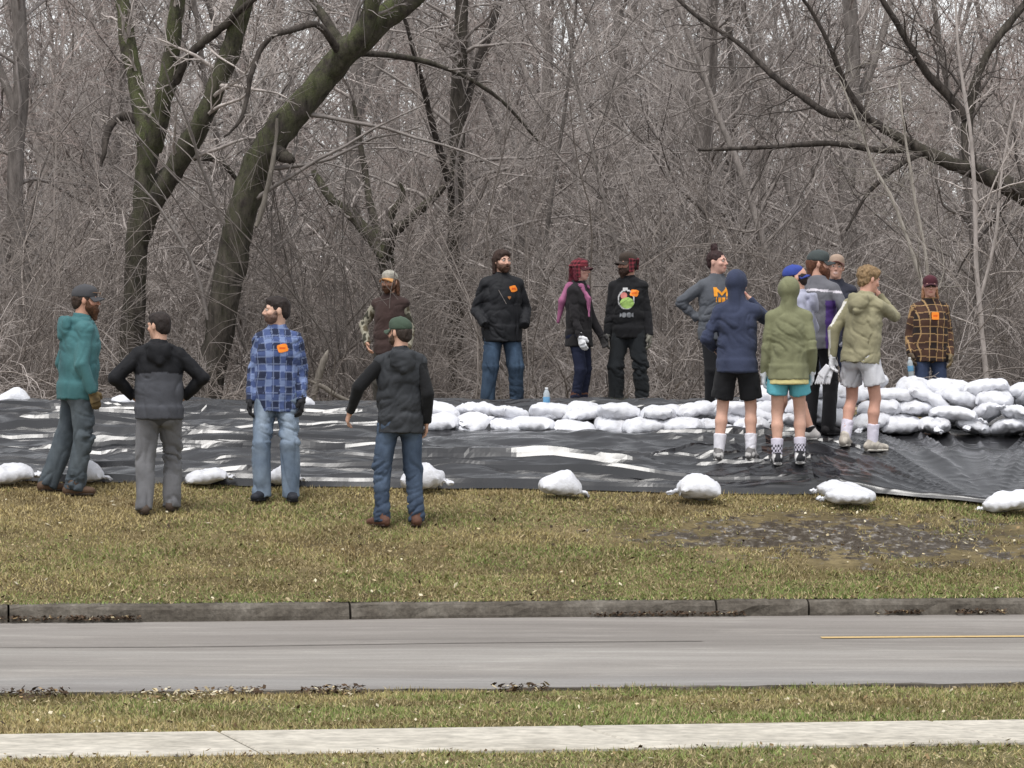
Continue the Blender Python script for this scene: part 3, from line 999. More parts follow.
def build_bags():
    g = np.random.default_rng(31)
    gp = 'white sandbags heaped on the bank'
    # front weights along the lower edge: px, py of the base, d, yaw, kind, scale, label
    fr = [(8, 477, 37.53, 20, 1, 1.05, 'white sandbag at the left edge of the picture on the plastic edge'),
          (86, 477, 37.68, -8, 2, .8, 'white sandbag half hidden behind the legs of the person in teal hoodie'),
          (207, 485, 37.73, 5, 1, .85, 'white sandbag on the plastic edge between grey trousers and blue jeans'),
          (284, 483, 37.83, -20, 0, .75, 'white sandbag behind the legs of the person in blue plaid'),
          (424, 491, 37.73, -15, 0, 1.0, 'white sandbag with tied corners behind the legs of the person in green cap'),
          (559, 497, 37.53, 10, 2, .95, 'white sandbag with a trailing tie standing alone below the middle row'),
          (698, 498, 37.50, 190, 0, 1.0, 'white sandbag on the plastic edge left of the people in shorts'),
          (840, 490, 37.68, 150, 1, .95, 'upper of two slumped white sandbags below the white shorts'),
          (850, 501, 37.40, 160, 1, 1.0, 'lower of two slumped white sandbags below the white shorts'),
          (1012, 500, 37.33, 150, 1, 1.1, 'white sandbag at the lower right corner of the plastic'),
          (14, 410, 44.6, 4, 2, .85, 'white sandbag on the crest at the far left')]
    for px, py, d, yw, k, sc, lab in fr:
        x = wx(px, d)
        z = float(TZ(x, d)) + 0.03
        bag(FBAG[k], (x, d, z), R(yw), lab, 'white sandbags weighting the plastic edge', (g.uniform(-10, 10), g.uniform(-8, 8)), sc * .9)
    for px, d, lab in ((130, 44.4, 'small white sandbag on the crest behind the person with hands on hips'), (296, 44.2, 'small white sandbag on the crest behind the person in blue plaid')):
        x = wx(px, d)
        bag(FBAG[1], (x, d, float(TZ(x, d)) + 0.03), 0.3, lab, 'white sandbags weighting the plastic edge', (0, 0), .8)

    def row(x0, x1, step, d, dz, name, ang=60, jit=32, sc=(.9, 1.05)):
        n = int(round((x1 - x0) / step)) + 1
        for i in range(n):
            x = x0 + i * step + g.normal(0, .03)
            dd = d + g.normal(0, .05)
            rz = R(g.normal(0, jit)) + (math.pi if g.random() < .5 else 0) + (R(ang) if g.random() < .3 else 0)
            z = float(TZ(x, dd)) + dz + g.normal(0, .012) + 0.035 + float(sheet_height(np.array([x]), np.array([dd]))[0]) * .6
            bag(BAGS[int(g.integers(0, 8))], (x, dd, z), rz, 'white sandbag, %s from the left in the %s' % (ORD[min(i, 17)], name), gp,
                (g.normal(0, 11), g.normal(0, 11)), g.uniform(*sc))
    row(wx(438, 40.0), wx(745, 40.0), .33, 39.9, 0.0, 'front layer of the low middle row')
    row(wx(434, 40.4), wx(742, 40.4), .36, 40.3, 0.06, 'back layer of the low middle row')
    row(wx(436, 40.2), wx(740, 40.2), .35, 40.1, 0.12, 'top layer of the low middle row', sc=(.85, 1))
    row(wx(758, 40.6), wx(1120, 40.6), .34, 40.42, 0.0, 'bottom layer of the right pile')
    row(wx(766, 40.6), wx(1120, 40.6), .35, 40.52, 0.125, 'second layer of the right pile')
    row(wx(772, 40.7), wx(1120, 40.7), .36, 40.66, 0.245, 'third layer of the right pile')
    row(wx(868, 40.8), wx(1120, 40.8), .38, 40.80, 0.335, 'top layer of the right pile')


build_bags()

# ------------------------------------------------------------------ small things on the bank
M['old_board'] = plain_mat('old_board', S(74, 52, 46), 0.8, vary=0.4, vscale=12, bstr=0.5, bscale=30)


def box_mesh(name, sx, sy, sz, bev=0.006, jit=0.0):
    import bmesh
    bm = bmesh.new()
    bmesh.ops.create_cube(bm, size=1)
    bmesh.ops.scale(bm, vec=(sx, sy, sz), verts=bm.verts)
    if bev:
        bmesh.ops.bevel(bm, geom=bm.edges[:], offset=bev, segments=2, affect='EDGES')
    me = bpy.data.meshes.new(name)
    bm.to_mesh(me)
    bm.free()
    return me


for px0_, px1_, d, lab in ((575, 668, 45.35, 'dark weathered board lying behind the pink scarf and graphic hoodie'), (652, 712, 45.15, 'dark weathered board lying behind the middle sandbags, nearer the grey sweatshirt')):
    a, b_ = wx(px0_, d), wx(px1_, d)
    xm = (a + b_) / 2
    o = obj('board', box_mesh('board', b_ - a, 0.14, 0.05), M['old_board'], None, (xm, d, float(TZ(xm, d)) + 0.085), (R(14), 0, R(-2)))
    tag(o, lab, 'board', 'dark boards on the crest')


def lathe(name, prof, n=16):
    prof = np.array(prof)
    a = np.linspace(0, 2 * np.pi, n, endpoint=False)
    V = np.stack([prof[None, :, 0] * np.cos(a)[:, None], prof[None, :, 0] * np.sin(a)[:, None], np.repeat(prof[None, :, 1], n, 0)], -1)
    return make_mesh(name, V.reshape(-1, 3), grid_quads(n, len(prof), True))


m, nt, b = new_mat('bottle_plastic')
b.inputs['Base Color'].default_value = (0.72, 0.80, 0.86, 1)
b.inputs['Roughness'].default_value = 0.12
b.inputs['Transmission Weight'].default_value = 0.45
b.inputs['IOR'].default_value = 1.33
M['bottle'] = m
M['bottle_label'] = plain_mat('bottle_label', S(110, 165, 205), 0.4, bstr=0)
M['cap_white'] = plain_mat('cap_white', S(225, 228, 230), 0.4, bstr=0)
BOT = lathe('bottle', [(0.001, 0), (.030, .002), (.033, .012), (.032, .05), (.033, .06), (.033, .13), (.032, .14), (.031, .16), (.022, .185), (.013, .198), (.013, .206), (.001, .207)])
LAB = lathe('bottle_label', [(.0338, .065), (.0342, .067), (.0342, .125), (.0338, .127)])
CAPM = lathe('bottle_cap', [(.0145, .200), (.0155, .202), (.0155, .216), (.013, .219), (.001, .219)])


def bottle(loc, rot, label):
    o = obj('water_bottle', BOT, M['bottle'], None, loc, rot)
    obj('bottle_label', LAB, M['bottle_label'], o)
    obj('bottle_cap', CAPM, M['cap_white'], o)
    return tag(o, label, 'bottle', 'plastic water bottles')


d = 40.85
bottle((wx(546.5, d), d, wz(410, d)), (0, 0, 0), 'clear water bottle with blue label standing behind the middle sandbags')
# the bottle stands on a sandbag of its own
bag(BAGS[4], (wx(548, d), d + .03, wz(410, d) - .17), 0.2, 'flat white sandbag under the standing water bottle', 'white sandbags heaped on the bank', (0, 0), .9)
# ------------------------------------------------------------------ soft bodies from distance fields
A3 = lambda *v: np.array(v, dtype=float)


def rc(a, b, ra, rb):
    """tapered capsule"""
    a, b = np.asarray(a, float), np.asarray(b, float)
    ab = b - a
    L2 = float(ab @ ab) + 1e-9
    r = max(ra, rb)

    def f(X, Y, Z):
        px, py, pz = X - a[0], Y - a[1], Z - a[2]
        t = np.clip((px * ab[0] + py * ab[1] + pz * ab[2]) / L2, 0, 1)
        return np.sqrt((px - t * ab[0]) ** 2 + (py - t * ab[1]) ** 2 + (pz - t * ab[2]) ** 2) - (ra + (rb - ra) * t)
    return f, np.minimum(a, b) - r, np.maximum(a, b) + r


def ec(a, b, ra, rb, u=(1, 0, 0), cap=None):
    """tapered tube of elliptical section; ra, rb = (half width along u, half depth)"""
    a, b, u = np.asarray(a, float), np.asarray(b, float), np.asarray(u, float)
    ab = b - a
    L = np.linalg.norm(ab)
    w_ = ab / L
    u = unit(u - (u @ w_) * w_)
    v = np.cross(w_, u)
    m = min(*ra, *rb)
    cap = m if cap is None else cap
    r = max(*ra, *rb)

    def f(X, Y, Z):
        px, py, pz = X - a[0], Y - a[1], Z - a[2]
        s = px * w_[0] + py * w_[1] + pz * w_[2]
        t = np.clip(s / L, 0, 1)
        cu = px * u[0] + py * u[1] + pz * u[2]
        cv = px * v[0] + py * v[1] + pz * v[2]
        cw = s - t * L
        rx = ra[0] + (rb[0] - ra[0]) * t
        ry = ra[1] + (rb[1] - ra[1]) * t
        if cap < 0.029:        # cut off flat, a hem
            return np.maximum((np.sqrt((cu / rx) ** 2 + (cv / ry) ** 2) - 1) * np.minimum(rx, ry), np.abs(cw) - cap * .6)
        return (np.sqrt((cu / rx) ** 2 + (cv / ry) ** 2 + (cw / cap) ** 2) - 1) * np.minimum(rx, ry)
    return f, np.minimum(a, b) - r, np.maximum(a, b) + r


def el(c, r, Rm=None):
    c, r = np.asarray(c, float), np.asarray(r, float)
    Rm = np.eye(3) if Rm is None else np.asarray(Rm)
    m = r.min()

    def f(X, Y, Z):
        px, py, pz = X - c[0], Y - c[1], Z - c[2]
        q = 0
        for i in range(3):
            e = Rm[:, i]
            q = q + ((px * e[0] + py * e[1] + pz * e[2]) / r[i]) ** 2
        return (np.sqrt(q) - 1) * m
    mx = r.max()
    return f, c - mx, c + mx


class Field:
    def __init__(self):
        self.ops = []

    def add(self, *prims, k=0.02):
        for p in prims:
            self.ops.append((1, p, k))
        return self

    def sub(self, *prims, k=0.012):
        for p in prims:
            self.ops.append((-1, p, k))
        return self

    def mesh(self, h):
        lo = np.min([p[1] for s, p, k in self.ops if s > 0], 0) - 3 * h
        hi = np.max([p[2] for s, p, k in self.ops if s > 0], 0) + 3 * h
        ax = [np.arange(lo[i], hi[i] + h, h) for i in range(3)]
        n = [len(a) for a in ax]
        F = np.full(n, 0.5, dtype=np.float32)
        for s, (f, a, b), k in self.ops:
            pad = k + 2.5 * h
            sl = []
            for i in range(3):
                i0 = max(0, int((a[i] - pad - lo[i]) / h))
                i1 = min(n[i], int((b[i] + pad - lo[i]) / h) + 2)
                sl.append(slice(i0, max(i1, i0 + 1)))
            sl = tuple(sl)
            X = ax[0][sl[0]][:, None, None]
            Y = ax[1][sl[1]][None, :, None]
            Z = ax[2][sl[2]][None, None, :]
            D = f(X, Y, Z).astype(np.float32)
            o = F[sl]
            if s < 0:
                o, D = -o, D
            hh = np.clip(0.5 + 0.5 * (D - o) / k, 0, 1)
            rr = D * (1 - hh) + o * hh - k * hh * (1 - hh)
            F[sl] = rr if s > 0 else -rr
        return surface_nets(F, lo, h)


def surface_nets(F, lo, h):
    Sg = F < 0
    c = [Sg[i:i + F.shape[0] - 1, j:j + F.shape[1] - 1, k:k + F.shape[2] - 1] for i in (0, 1) for j in (0, 1) for k in (0, 1)]
    cnt = np.zeros(c[0].shape, dtype=np.int8)
    for a in c:
        cnt += a
    mixed = (cnt > 0) & (cnt < 8)
    I = np.argwhere(mixed)
    ids = np.full(mixed.shape, -1, dtype=np.int32)
    ids[mixed] = np.arange(len(I))
    acc = np.zeros((len(I), 3))
    num = np.zeros(len(I))
    offs = [(i, j, k) for i in (0, 1) for j in (0, 1) for k in (0, 1)]
    vals = {o: F[I[:, 0] + o[0], I[:, 1] + o[1], I[:, 2] + o[2]] for o in offs}
    for o in offs:
        for ax in range(3):
            if o[ax] == 0:
                p = list(o)
                p[ax] = 1
                a, b = vals[o], vals[tuple(p)]
                sgn = (a < 0) != (b < 0)
                t = np.where(sgn, a / np.where(sgn, a - b, 1), 0)
                pos = np.tile(np.array(o, float), (len(I), 1))
                pos[:, ax] += t
                acc += np.where(sgn[:, None], pos, 0)
                num += sgn
    V = lo + h * (I + acc / num[:, None])
    quads = []
    for ax in range(3):
        sl0 = [slice(None)] * 3
        sl1 = [slice(None)] * 3
        sl0[ax] = slice(0, -1)
        sl1[ax] = slice(1, None)
        a, b = Sg[tuple(sl0)], Sg[tuple(sl1)]
        ch = a != b
        o1, o2 = [i for i in range(3) if i != ax]
        E = np.argwhere(ch)
        ok = (E[:, o1] > 0) & (E[:, o2] > 0) & (E[:, o1] < F.shape[o1] - 1) & (E[:, o2] < F.shape[o2] - 1)
        E = E[ok]
        ins = a[E[:, 0], E[:, 1], E[:, 2]]
        cells = []
        for d1, d2 in ((-1, -1), (0, -1), (0, 0), (-1, 0)):
            C = E.copy()
            C[:, o1] += d1
            C[:, o2] += d2
            cells.append(ids[C[:, 0], C[:, 1], C[:, 2]])
        Q = np.stack(cells, -1)
        flip = ins if ax != 1 else ~ins
        Q = np.where(flip[:, None], Q, Q[:, ::-1])
        quads.append(Q)
    return V, np.concatenate(quads)


def vnormals(V, Q):
    a, b, c, d = (V[Q[:, i]] for i in range(4))
    n = np.cross(c - a, d - b)
    out = np.zeros_like(V)
    for i in range(4):
        for k in range(3):
            out[:, k] += np.bincount(Q[:, i], n[:, k], len(V))
    return unit(out)


def relax(V, Q, it=1, lam=0.5):
    e = np.concatenate([Q[:, [0, 1]], Q[:, [1, 2]], Q[:, [2, 3]], Q[:, [3, 0]]])
    deg = np.bincount(e[:, 0], minlength=len(V)) + np.bincount(e[:, 1], minlength=len(V))
    for _ in range(it):
        s = np.zeros_like(V)
        for k in range(3):
            s[:, k] = np.bincount(e[:, 0], V[e[:, 1], k], len(V)) + np.bincount(e[:, 1], V[e[:, 0], k], len(V))
        V = V + lam * (s / np.maximum(deg, 1)[:, None] - V)
    return V


def folds(V, amp, freq=(8, 8, 11), seed=0.0):
    """hanging drapes in some places, cross creases in others"""
    fr = np.array(freq, float)
    lean_ = .45 * np.sign(vnoise(V * 1.5 + seed) + .01)
    q = np.stack([V[:, 0] + .3 * V[:, 2] * lean_, V[:, 1], V[:, 2] + V[:, 0] * lean_], -1)
    w_ = (0.8 * vnoise(V * 5.0 + seed))[:, None]
    mask = sstep(-.3, .4, vnoise(V * 3.0 + seed * 2))
    dr = (1 - np.abs(vnoise(q * np.array([11., 11, 2.6]) + w_ + seed + 5))) ** 3
    a = (1 - np.abs(vnoise(q * fr * np.array([.7, .7, 1.1]) + w_ + seed))) ** 5
    b = (1 - np.abs(vnoise(q * fr * 2.0 - w_ + seed + 9))) ** 4
    return amp * (0.35 * vnoise(q * fr * .5 + seed + 3) - (1 - mask) * 1.1 * dr - mask * (1.7 * a + .8 * b) + .6)


def eul(yaw=0, pitch=0, roll=0):
    """rotation: nod about x, tilt about y, then turn about z (degrees)"""
    return np.array((Matrix.Rotation(R(yaw), 3, 'Z') @ Matrix.Rotation(R(roll), 3, 'Y') @ Matrix.Rotation(R(pitch), 3, 'X')))


def ik(a, b, l1, l2, pole):
    a, b = np.asarray(a, float), np.asarray(b, float)
    d = b - a
    L = np.linalg.norm(d)
    mx = (l1 + l2) * 0.995
    if L > mx:
        b = a + d / L * mx
        d = b - a
        L = mx
    w_ = d / L
    p = np.asarray(pole, float)
    p = unit(p - (p @ w_) * w_)
    x = (l1 * l1 - l2 * l2 + L * L) / (2 * L)
    h = math.sqrt(max(l1 * l1 - x * x, 0))
    return a + w_ * x + p * h, b
# ------------------------------------------------------------------ people
M['cloth'] = attr_mat('cloth', 0.92, 0.10, 24, 0.4, 60, 0.005, 0.15, sheen=0.05)
M['denim'] = attr_mat('denim', 0.9, 0.22, 20, 0.4, 60, 0.005, 0.15)
M['nylon'] = attr_mat('nylon', 0.7, 0.14, 14, 0.35, 50, 0.006, 0.22)
M['skin'] = attr_mat('skin', 0.55, 0.10, 28, 0.15, 150, 0.002, 0.35)
M['hair'] = attr_mat('hair', 0.65, 0.45, 70, 0.6, 120, 0.006, 0.3)
M['shoe'] = attr_mat('shoe', 0.7, 0.2, 30, 0.3, 90, 0.004, 0.3)
M['sticker'] = attr_mat('sticker', 0.6, 0.08, 40, 0.0, spec=0.3)
M['eye'] = attr_mat('eye', 0.2, 0.0, 10, 0, spec=0.5)

SKIN = S(206, 164, 142)


def GH(x, y, lift):
    """height to stand on; on the plastic the foot presses the folds down"""
    if not lift:
        return float(TZ(x, y))
    g = np.linspace(-.1, .1, 4)
    X, Y = np.meshgrid(x + g * .6, y + g, indexing='ij')
    return float(TZ(x, y)) + .03 + float(np.percentile(sheet_height(X, Y), 70))


class Person:
    def __init__(self, name, label, px, d, yaw, H=1.78, girth=1.0, feet=((.11, 0, 8), (-.11, 0, -8)), hip=(0, 0), lean=(0, 0), twist=0,
                 lw=((.225, -.02, .868), (.3, 1, 0)), rw=((-.225, -.02, .868), (-.3, 1, 0)), head=(0, 0, 0), skin=SKIN, lift=0.0, vox=0.0115, hipdrop=0.0, sh=0.160, kneepole=None):
        self.s = H / 1.78
        self.g = girth
        self.vox = vox / self.s
        self.skin = skin
        x = wx(px, d)
        z = GH(x, d, lift)
        self.root = thing(name, label, 'person', (x, d, z), R(yaw))
        self.root.scale = (self.s,) * 3
        self.seed = (px * 0.37) % 11
        cy, sy = math.cos(R(yaw)), math.sin(R(yaw))
        self.foot, self.footyaw = [], []
        for fx, fy, fyaw in feet:
            X = x + self.s * (fx * cy - fy * sy)
            Y = d + self.s * (fx * sy + fy * cy)
            fz = (GH(X, Y, lift) - z) / self.s
            self.foot.append(A3(fx, fy, fz))
            self.footyaw.append(fyaw)
        self.ank = [f + A3(0, 0, .085) for f in self.foot]
        L = 0.862
        zz = []
        for i, sgn in enumerate((1, -1)):
            hx = A3(hip[0] + sgn * .09, hip[1], 0)
            h2 = np.sum((hx[:2] - self.ank[i][:2]) ** 2)
            zz.append(self.ank[i][2] + math.sqrt(max(L * L * .99 - h2, .1)))
        pz = min(zz) + 0.0 - hipdrop
        self.pel = A3(hip[0], hip[1], pz)
        self.hipj = [self.pel + A3(.09, 0, 0), self.pel + A3(-.09, 0, 0)]
        self.knee = []
        for i in range(2):
            fy = R(self.footyaw[i])
            pole = A3(math.sin(fy), -math.cos(fy), 0) if kneepole is None else A3(*kneepole)
            k, a = ik(self.hipj[i], self.ank[i], .435, .43, pole)
            self.knee.append(k)
            self.ank[i] = a
        self.Rt = eul(twist, lean[0], lean[1])
        self.tu = self.Rt @ A3(1, 0, 0)
        T = lambda x_, y_, z_: self.pel + self.Rt @ A3(x_, y_, z_)
        self.T = T
        self.sho = [T(sh, .012, .468), T(-sh, .012, .468)]
        self.wr, self.elb = [], []
        for i, (t, pole) in enumerate((lw, rw)):
            e, w_ = ik(self.sho[i], A3(*t) + A3(0, 0, pz - .93), .295, .265, pole)
            self.elb.append(e)
            self.wr.append(w_)
        self.neck = T(0, .01, .56)
        self.Rh = eul(twist * .5 + head[0], head[1], head[2])
        self.hc = T(0, -.012, .722) + A3(0, -0.0012 * head[1], 0)
        self.h = lambda x_, y_, z_: self.hc + self.Rh @ A3(x_, y_, z_)

    # -- helpers
    def put(self, name, V, Q, col, mat, parent=None, fold=0.0, ffreq=(8, 8, 10), relaxit=1):
        if relaxit:
            V = relax(V, Q, relaxit)
        if fold:
            fold = fold * 1.0
            V = V + vnormals(V, Q) * folds(V, fold, ffreq, self.seed)[:, None]
        c = col(V) if callable(col) else np.asarray(col, float)
        c = np.tile(c, (len(V), 1)) if c.ndim == 1 else c
        if mat in ('cloth', 'denim', 'nylon'):        # washed-out cloth
            lum = (c @ np.array([.25, .6, .15]))[:, None]
            c = c * .80 + lum * .20 + .004
        o = obj(name, make_mesh(name, V, Q, None, c), M[mat], parent or self.root)
        self.last = (V, Q)
        return o

    def hand_prims(self, i, grow=0.0, curl=0.5, dirv=None, palm=None):
        w_, e = self.wr[i], self.elb[i]
        dv = unit(w_ - e) if dirv is None else unit(dirv)
        sg = 1 if i == 0 else -1
        pn = A3(-sg, 0, 0) if palm is None else A3(*palm)      # palm faces the body
        pn = unit(pn - (pn @ dv) * dv)
        sd = np.cross(dv, pn) * sg                              # thumb side
        if palm is None and sd[1] > 0:
            sd = -sd
        w0 = w_ - dv * .01
        pr = [ec(w0, w0 + dv * .085, (.030 + grow, .020 + grow), (.040 + grow, .015 + grow), sd)]
        fr = .0095 + grow * .8
        for q, ln in ((.030, .072), (.010, .082), (-.010, .077), (-.029, .060)):
            b = w0 + dv * .088 + sd * q
            d1 = unit(dv + pn * curl * .7)
            d2 = unit(dv + pn * curl * 2.2)
            m = b + d1 * ln * .5
            pr += [rc(b - dv * .015, m, fr, fr * .95), rc(m, m + d2 * ln * .55, fr * .95, fr * .8)]
        t0 = w0 + dv * .022 + sd * .028
        t1 = t0 + unit(sd * .9 + dv * .8 + pn * .3) * .042
        pr += [rc(t0, t1, .013 + grow, .011 + grow), rc(t1, t1 + unit(dv * 1.0 + pn * .5 + sd * .1) * .035, .011 + grow, .009 + grow)]
        return pr

    def body(self, hands=(True, True), feet=False, curls=(.5, .5), hdir=(None, None), palms=(None, None), lips=S(176, 112, 104), legs_bare=False):
        T, h, Rh = self.T, self.h, self.Rh
        f = Field()
        u = self.tu
        g_ = self.g
        secs = [(-.03, .12, .09), (.05, .145, .10), (.14, .14 * g_, .105 * g_), (.34, .145 * g_, .110 * g_), (.44, .13, .09), (.53, .08, .07)]
        for (z0, a0, b0), (z1, a1, b1) in zip(secs, secs[1:]):
            f.add(ec(T(0, .0, z0), T(0, .0, z1), (a0, b0), (a1, b1), u), k=.04)
        f.add(rc(T(0, .015, .50), h(0, .02, -.07), .056, .055), k=.03)
        for i in range(2):
            f.add(rc(T(0, .01, .53), self.sho[i], .048, .050), rc(self.sho[i], self.elb[i], .044, .033), rc(self.elb[i], self.wr[i], .034, .026), k=.025)
            tr = 1.0 if legs_bare else .78
            f.add(rc(self.hipj[i] + A3(0, 0, -.02), self.knee[i], .082 * tr, .056 * tr), k=.02)
            sh_ = unit(self.ank[i] - self.knee[i])
            back = np.cross(u, sh_)
            back = back if back[1] > 0 else -back
            mid = self.knee[i] + (self.ank[i] - self.knee[i]) * .32 + back * (.016 if legs_bare else .0)
            f.add(rc(self.knee[i], mid, .052 * tr, .057 * tr), rc(mid, self.ank[i] + A3(0, 0, .02), .056 * tr, .036), k=.02)
            fy = R(self.footyaw[i])
            fw = A3(math.sin(fy), -math.cos(fy), 0)
            f.add(rc(self.ank[i], self.foot[i] + fw * .13 + A3(0, 0, .04), .035, .028), k=.02)
        V1, Q1 = f.mesh(.014 if legs_bare else .021)
        V1 = relax(V1, Q1, 2)
        # head
        k = Field()
        k.add(el(h(0, .012, .030), (.077, .098, .092), Rh), k=.02)
        k.add(el(h(0, -.030, -.042), (.060, .068, .078), Rh), k=.035)
        k.add(el(h(0, -.066, -.094), (.026, .022, .022), Rh), k=.025)
        k.add(rc(h(-.042, -.083, .024), h(.042, -.083, .024), .013, .013), k=.015)
        for sg in (-1, 1):
            k.add(el(h(sg * .044, -.068, -.022), (.022, .022, .018), Rh), k=.02)
        k.sub(el(h(.031, -.112, .006), (.019, .022, .013), Rh), el(h(-.031, -.112, .006), (.019, .022, .013), Rh), k=.01)
        k.add(rc(h(0, -.096, .012), h(0, -.119, -.026), .008, .012), k=.010)
        k.add(rc(h(-.012, -.104, -.031), h(.012, -.104, -.031), .008, .008), k=.008)
        k.add(rc(h(-.020, -.093, -.058), h(.020, -.093, -.058), .007, .007), rc(h(-.016, -.093, -.068), h(.016, -.093, -.068), .008, .008), k=.006)
        for sg in (-1, 1):
            k.add(el(h(sg * .079, .012, -.006), (.010, .020, .031), Rh), k=.008)
        k.add(rc(h(0, .022, -.05), T(0, .012, .50), .056, .060), k=.03)
        V2, Q2 = k.mesh(.0068)
        parts = [(V1, Q1), (relax(V2, Q2, 1), Q2)]
        for i in range(2):
            if hands[i]:
                hf = Field()
                hf.add(rc(self.wr[i] - unit(self.wr[i] - self.elb[i]) * .06, self.wr[i], .030, .027), k=.01)
                hf.add(*self.hand_prims(i, 0, curls[i], hdir[i], palms[i]), k=.008)
                Vh, Qh = hf.mesh(.006)
                parts.append((Vh, Qh))
        V, Q = join_parts(parts)
        L = (V - self.hc) @ Rh
        c = np.tile(self.skin, (len(V), 1))
        lip = np.exp(-((L[:, 0] / .024) ** 4 + ((L[:, 2] + .063) / .011) ** 4)) * (L[:, 1] < -.08)
        c = c * (1 - lip[:, None]) + lips * lip[:, None]
        ruddy = np.exp(-(((np.abs(L[:, 0]) - .045) / .022) ** 2 + ((L[:, 2] + .03) / .025) ** 2)) * (L[:, 1] < -.05) * .35
        nose = np.exp(-((L[:, 0] / .018) ** 2 + ((L[:, 2] + .022) / .02) ** 2)) * (L[:, 1] < -.10) * .3
        c = c * (1 - (ruddy + nose)[:, None] * np.array([.1, .35, .35]))
        self.bodyo = self.put('body', V, Q, c, 'skin', relaxit=0)
        for sg in (-1, 1):
            V, Q = Field().add(el(h(sg * .031, -.0855, .007), (.0145, .012, .0115), Rh)).mesh(.004)
            L = (V - self.hc) @ Rh
            iris = np.hypot(L[:, 0] - sg * .031, L[:, 2] - .007) < .0065
            self.put('eye', V, Q, np.where(iris[:, None], S(48, 36, 30), S(205, 198, 192)), 'eye', relaxit=0)
        return self.bodyo

    def brows(self, col):
        h = self.h
        for sg in (-1, 1):
            f = Field().add(rc(h(sg * .015, -.097, .027), h(sg * .034, -.096, .032), .005, .005), rc(h(sg * .034, -.096, .032), h(sg * .050, -.082, .026), .005, .003), k=.004)
            V, Q = f.mesh(.004)
            self.put('eyebrow', V, Q, col, 'hair', relaxit=0)

    def hair(self, col, style='short', extra=None):
        h, Rh = self.h, self.Rh
        f = Field()
        if style == 'short':
            f.add(el(h(0, .018, .042), (.084, .104, .089), Rh), el(h(0, .06, -.02), (.070, .055, .06), Rh), k=.02)
            f.add(el(h(0, -.04, .085), (.060, .055, .035), Rh), k=.02)
            f.sub(el(h(0, -.115, -.045), (.13, .085, .105), Rh), k=.015)
            f.sub(el(h(.09, .012, -.03), (.03, .04, .045), Rh), el(h(-.09, .012, -.03), (.03, .04, .045), Rh), k=.01)
        elif style == 'tousled':
            f.add(el(h(0, .02, .045), (.092, .112, .096), Rh), el(h(0, .06, -.03), (.075, .055, .06), Rh), el(h(0, -.05, .09), (.075, .06, .045), Rh), k=.02)
            f.sub(el(h(0, -.125, -.045), (.13, .085, .105), Rh), k=.015)
        elif style == 'under_cap':
            f.add(el(h(0, .022, .012), (.083, .100, .06), Rh), el(h(0, .062, -.035), (.068, .05, .05), Rh), k=.02)
            f.sub(el(h(0, -.105, -.06), (.13, .09, .13), Rh), k=.012)
        elif style == 'long':
            f.add(el(h(0, .018, .045), (.090, .108, .090), Rh), el(h(0, .06, -.03), (.085, .06, .07), Rh), k=.02)
            f.add(rc(h(.075, .03, .03), h(.080, .035, -.12), .030, .022), rc(h(-.075, .03, .03), h(-.080, .035, -.12), .030, .022), rc(h(0, .075, 0), h(0, .08, -.14), .055, .045), k=.03)
            f.add(el(h(0, -.045, .085), (.065, .055, .035), Rh), k=.02)
            f.sub(el(h(0, -.115, -.05), (.062, .10, .115), Rh), k=.015)
        elif style == 'bun':
            f.add(el(h(0, .020, .040), (.084, .104, .090), Rh), el(h(0, .06, -.02), (.070, .055, .055), Rh), k=.02)
            f.add(el(h(.0, .035, .145), (.042, .042, .038), Rh), el(h(.02, .03, .185), (.022, .022, .026), Rh), el(h(-.025, .04, .175), (.018, .018, .024), Rh), el(h(.03, .05, .15), (.022, .02, .03), Rh), k=.012)
            f.sub(el(h(0, -.115, -.040), (.13, .080, .105), Rh), k=.015)
            f.sub(el(h(.09, .012, -.02), (.03, .04, .045), Rh), el(h(-.09, .012, -.02), (.03, .04, .045), Rh), k=.01)
        for e in (extra or []):
            f.add(e, k=.02)
        V, Q = f.mesh(.0075)
        n = vnormals(V, Q)
        V = V + n * (0.006 * fbm(V * np.array([60., 60, 18]) + self.seed, 2) + .004 * vnoise(V * 45))[:, None] * (1.8 if style == 'tousled' else 1)
        v = 1 + .35 * vnoise(V * np.array([90., 90, 20]))
        return self.put('hair', V, Q, np.asarray(col)[None] * v[:, None], 'hair', relaxit=0)

    def beard(self, col, long=0.0, full=True):
        h, Rh = self.h, self.Rh
        f = Field()
        f.add(el(h(0, -.034, -.058), (.066, .074, .062), Rh), k=.02)
        f.add(rc(h(-.022, -.098, -.046), h(.022, -.098, -.046), .010, .010), k=.008)
        for sg in (-1, 1):
            f.add(rc(h(sg * .064, -.015, -.01), h(sg * .058, -.03, -.06), .013, .02), k=.02)
        if long:
            f.add(rc(h(0, -.075, -.09), h(0, -.085, -.09 - long), .042, .018), k=.03)
        f.sub(el(h(0, -.085, .022), (.066, .068, .060), Rh), k=.012)
        f.sub(el(h(0, -.108, -.064), (.018, .014, .007), Rh), k=.006)
        f.sub(el(h(0, -.118, -.026), (.016, .018, .014), Rh), k=.006)
        f.sub(el(h(0, .06, -.06), (.09, .07, .1), Rh), k=.012)
        V, Q = f.mesh(.0062)
        V = V + vnormals(V, Q) * (0.004 * vnoise(V * 60) + .003)[:, None]
        return self.put('beard', V, Q, np.asarray(col)[None] * (1 + .35 * vnoise(V * np.array([90., 90, 30])))[:, None], 'hair', relaxit=0)

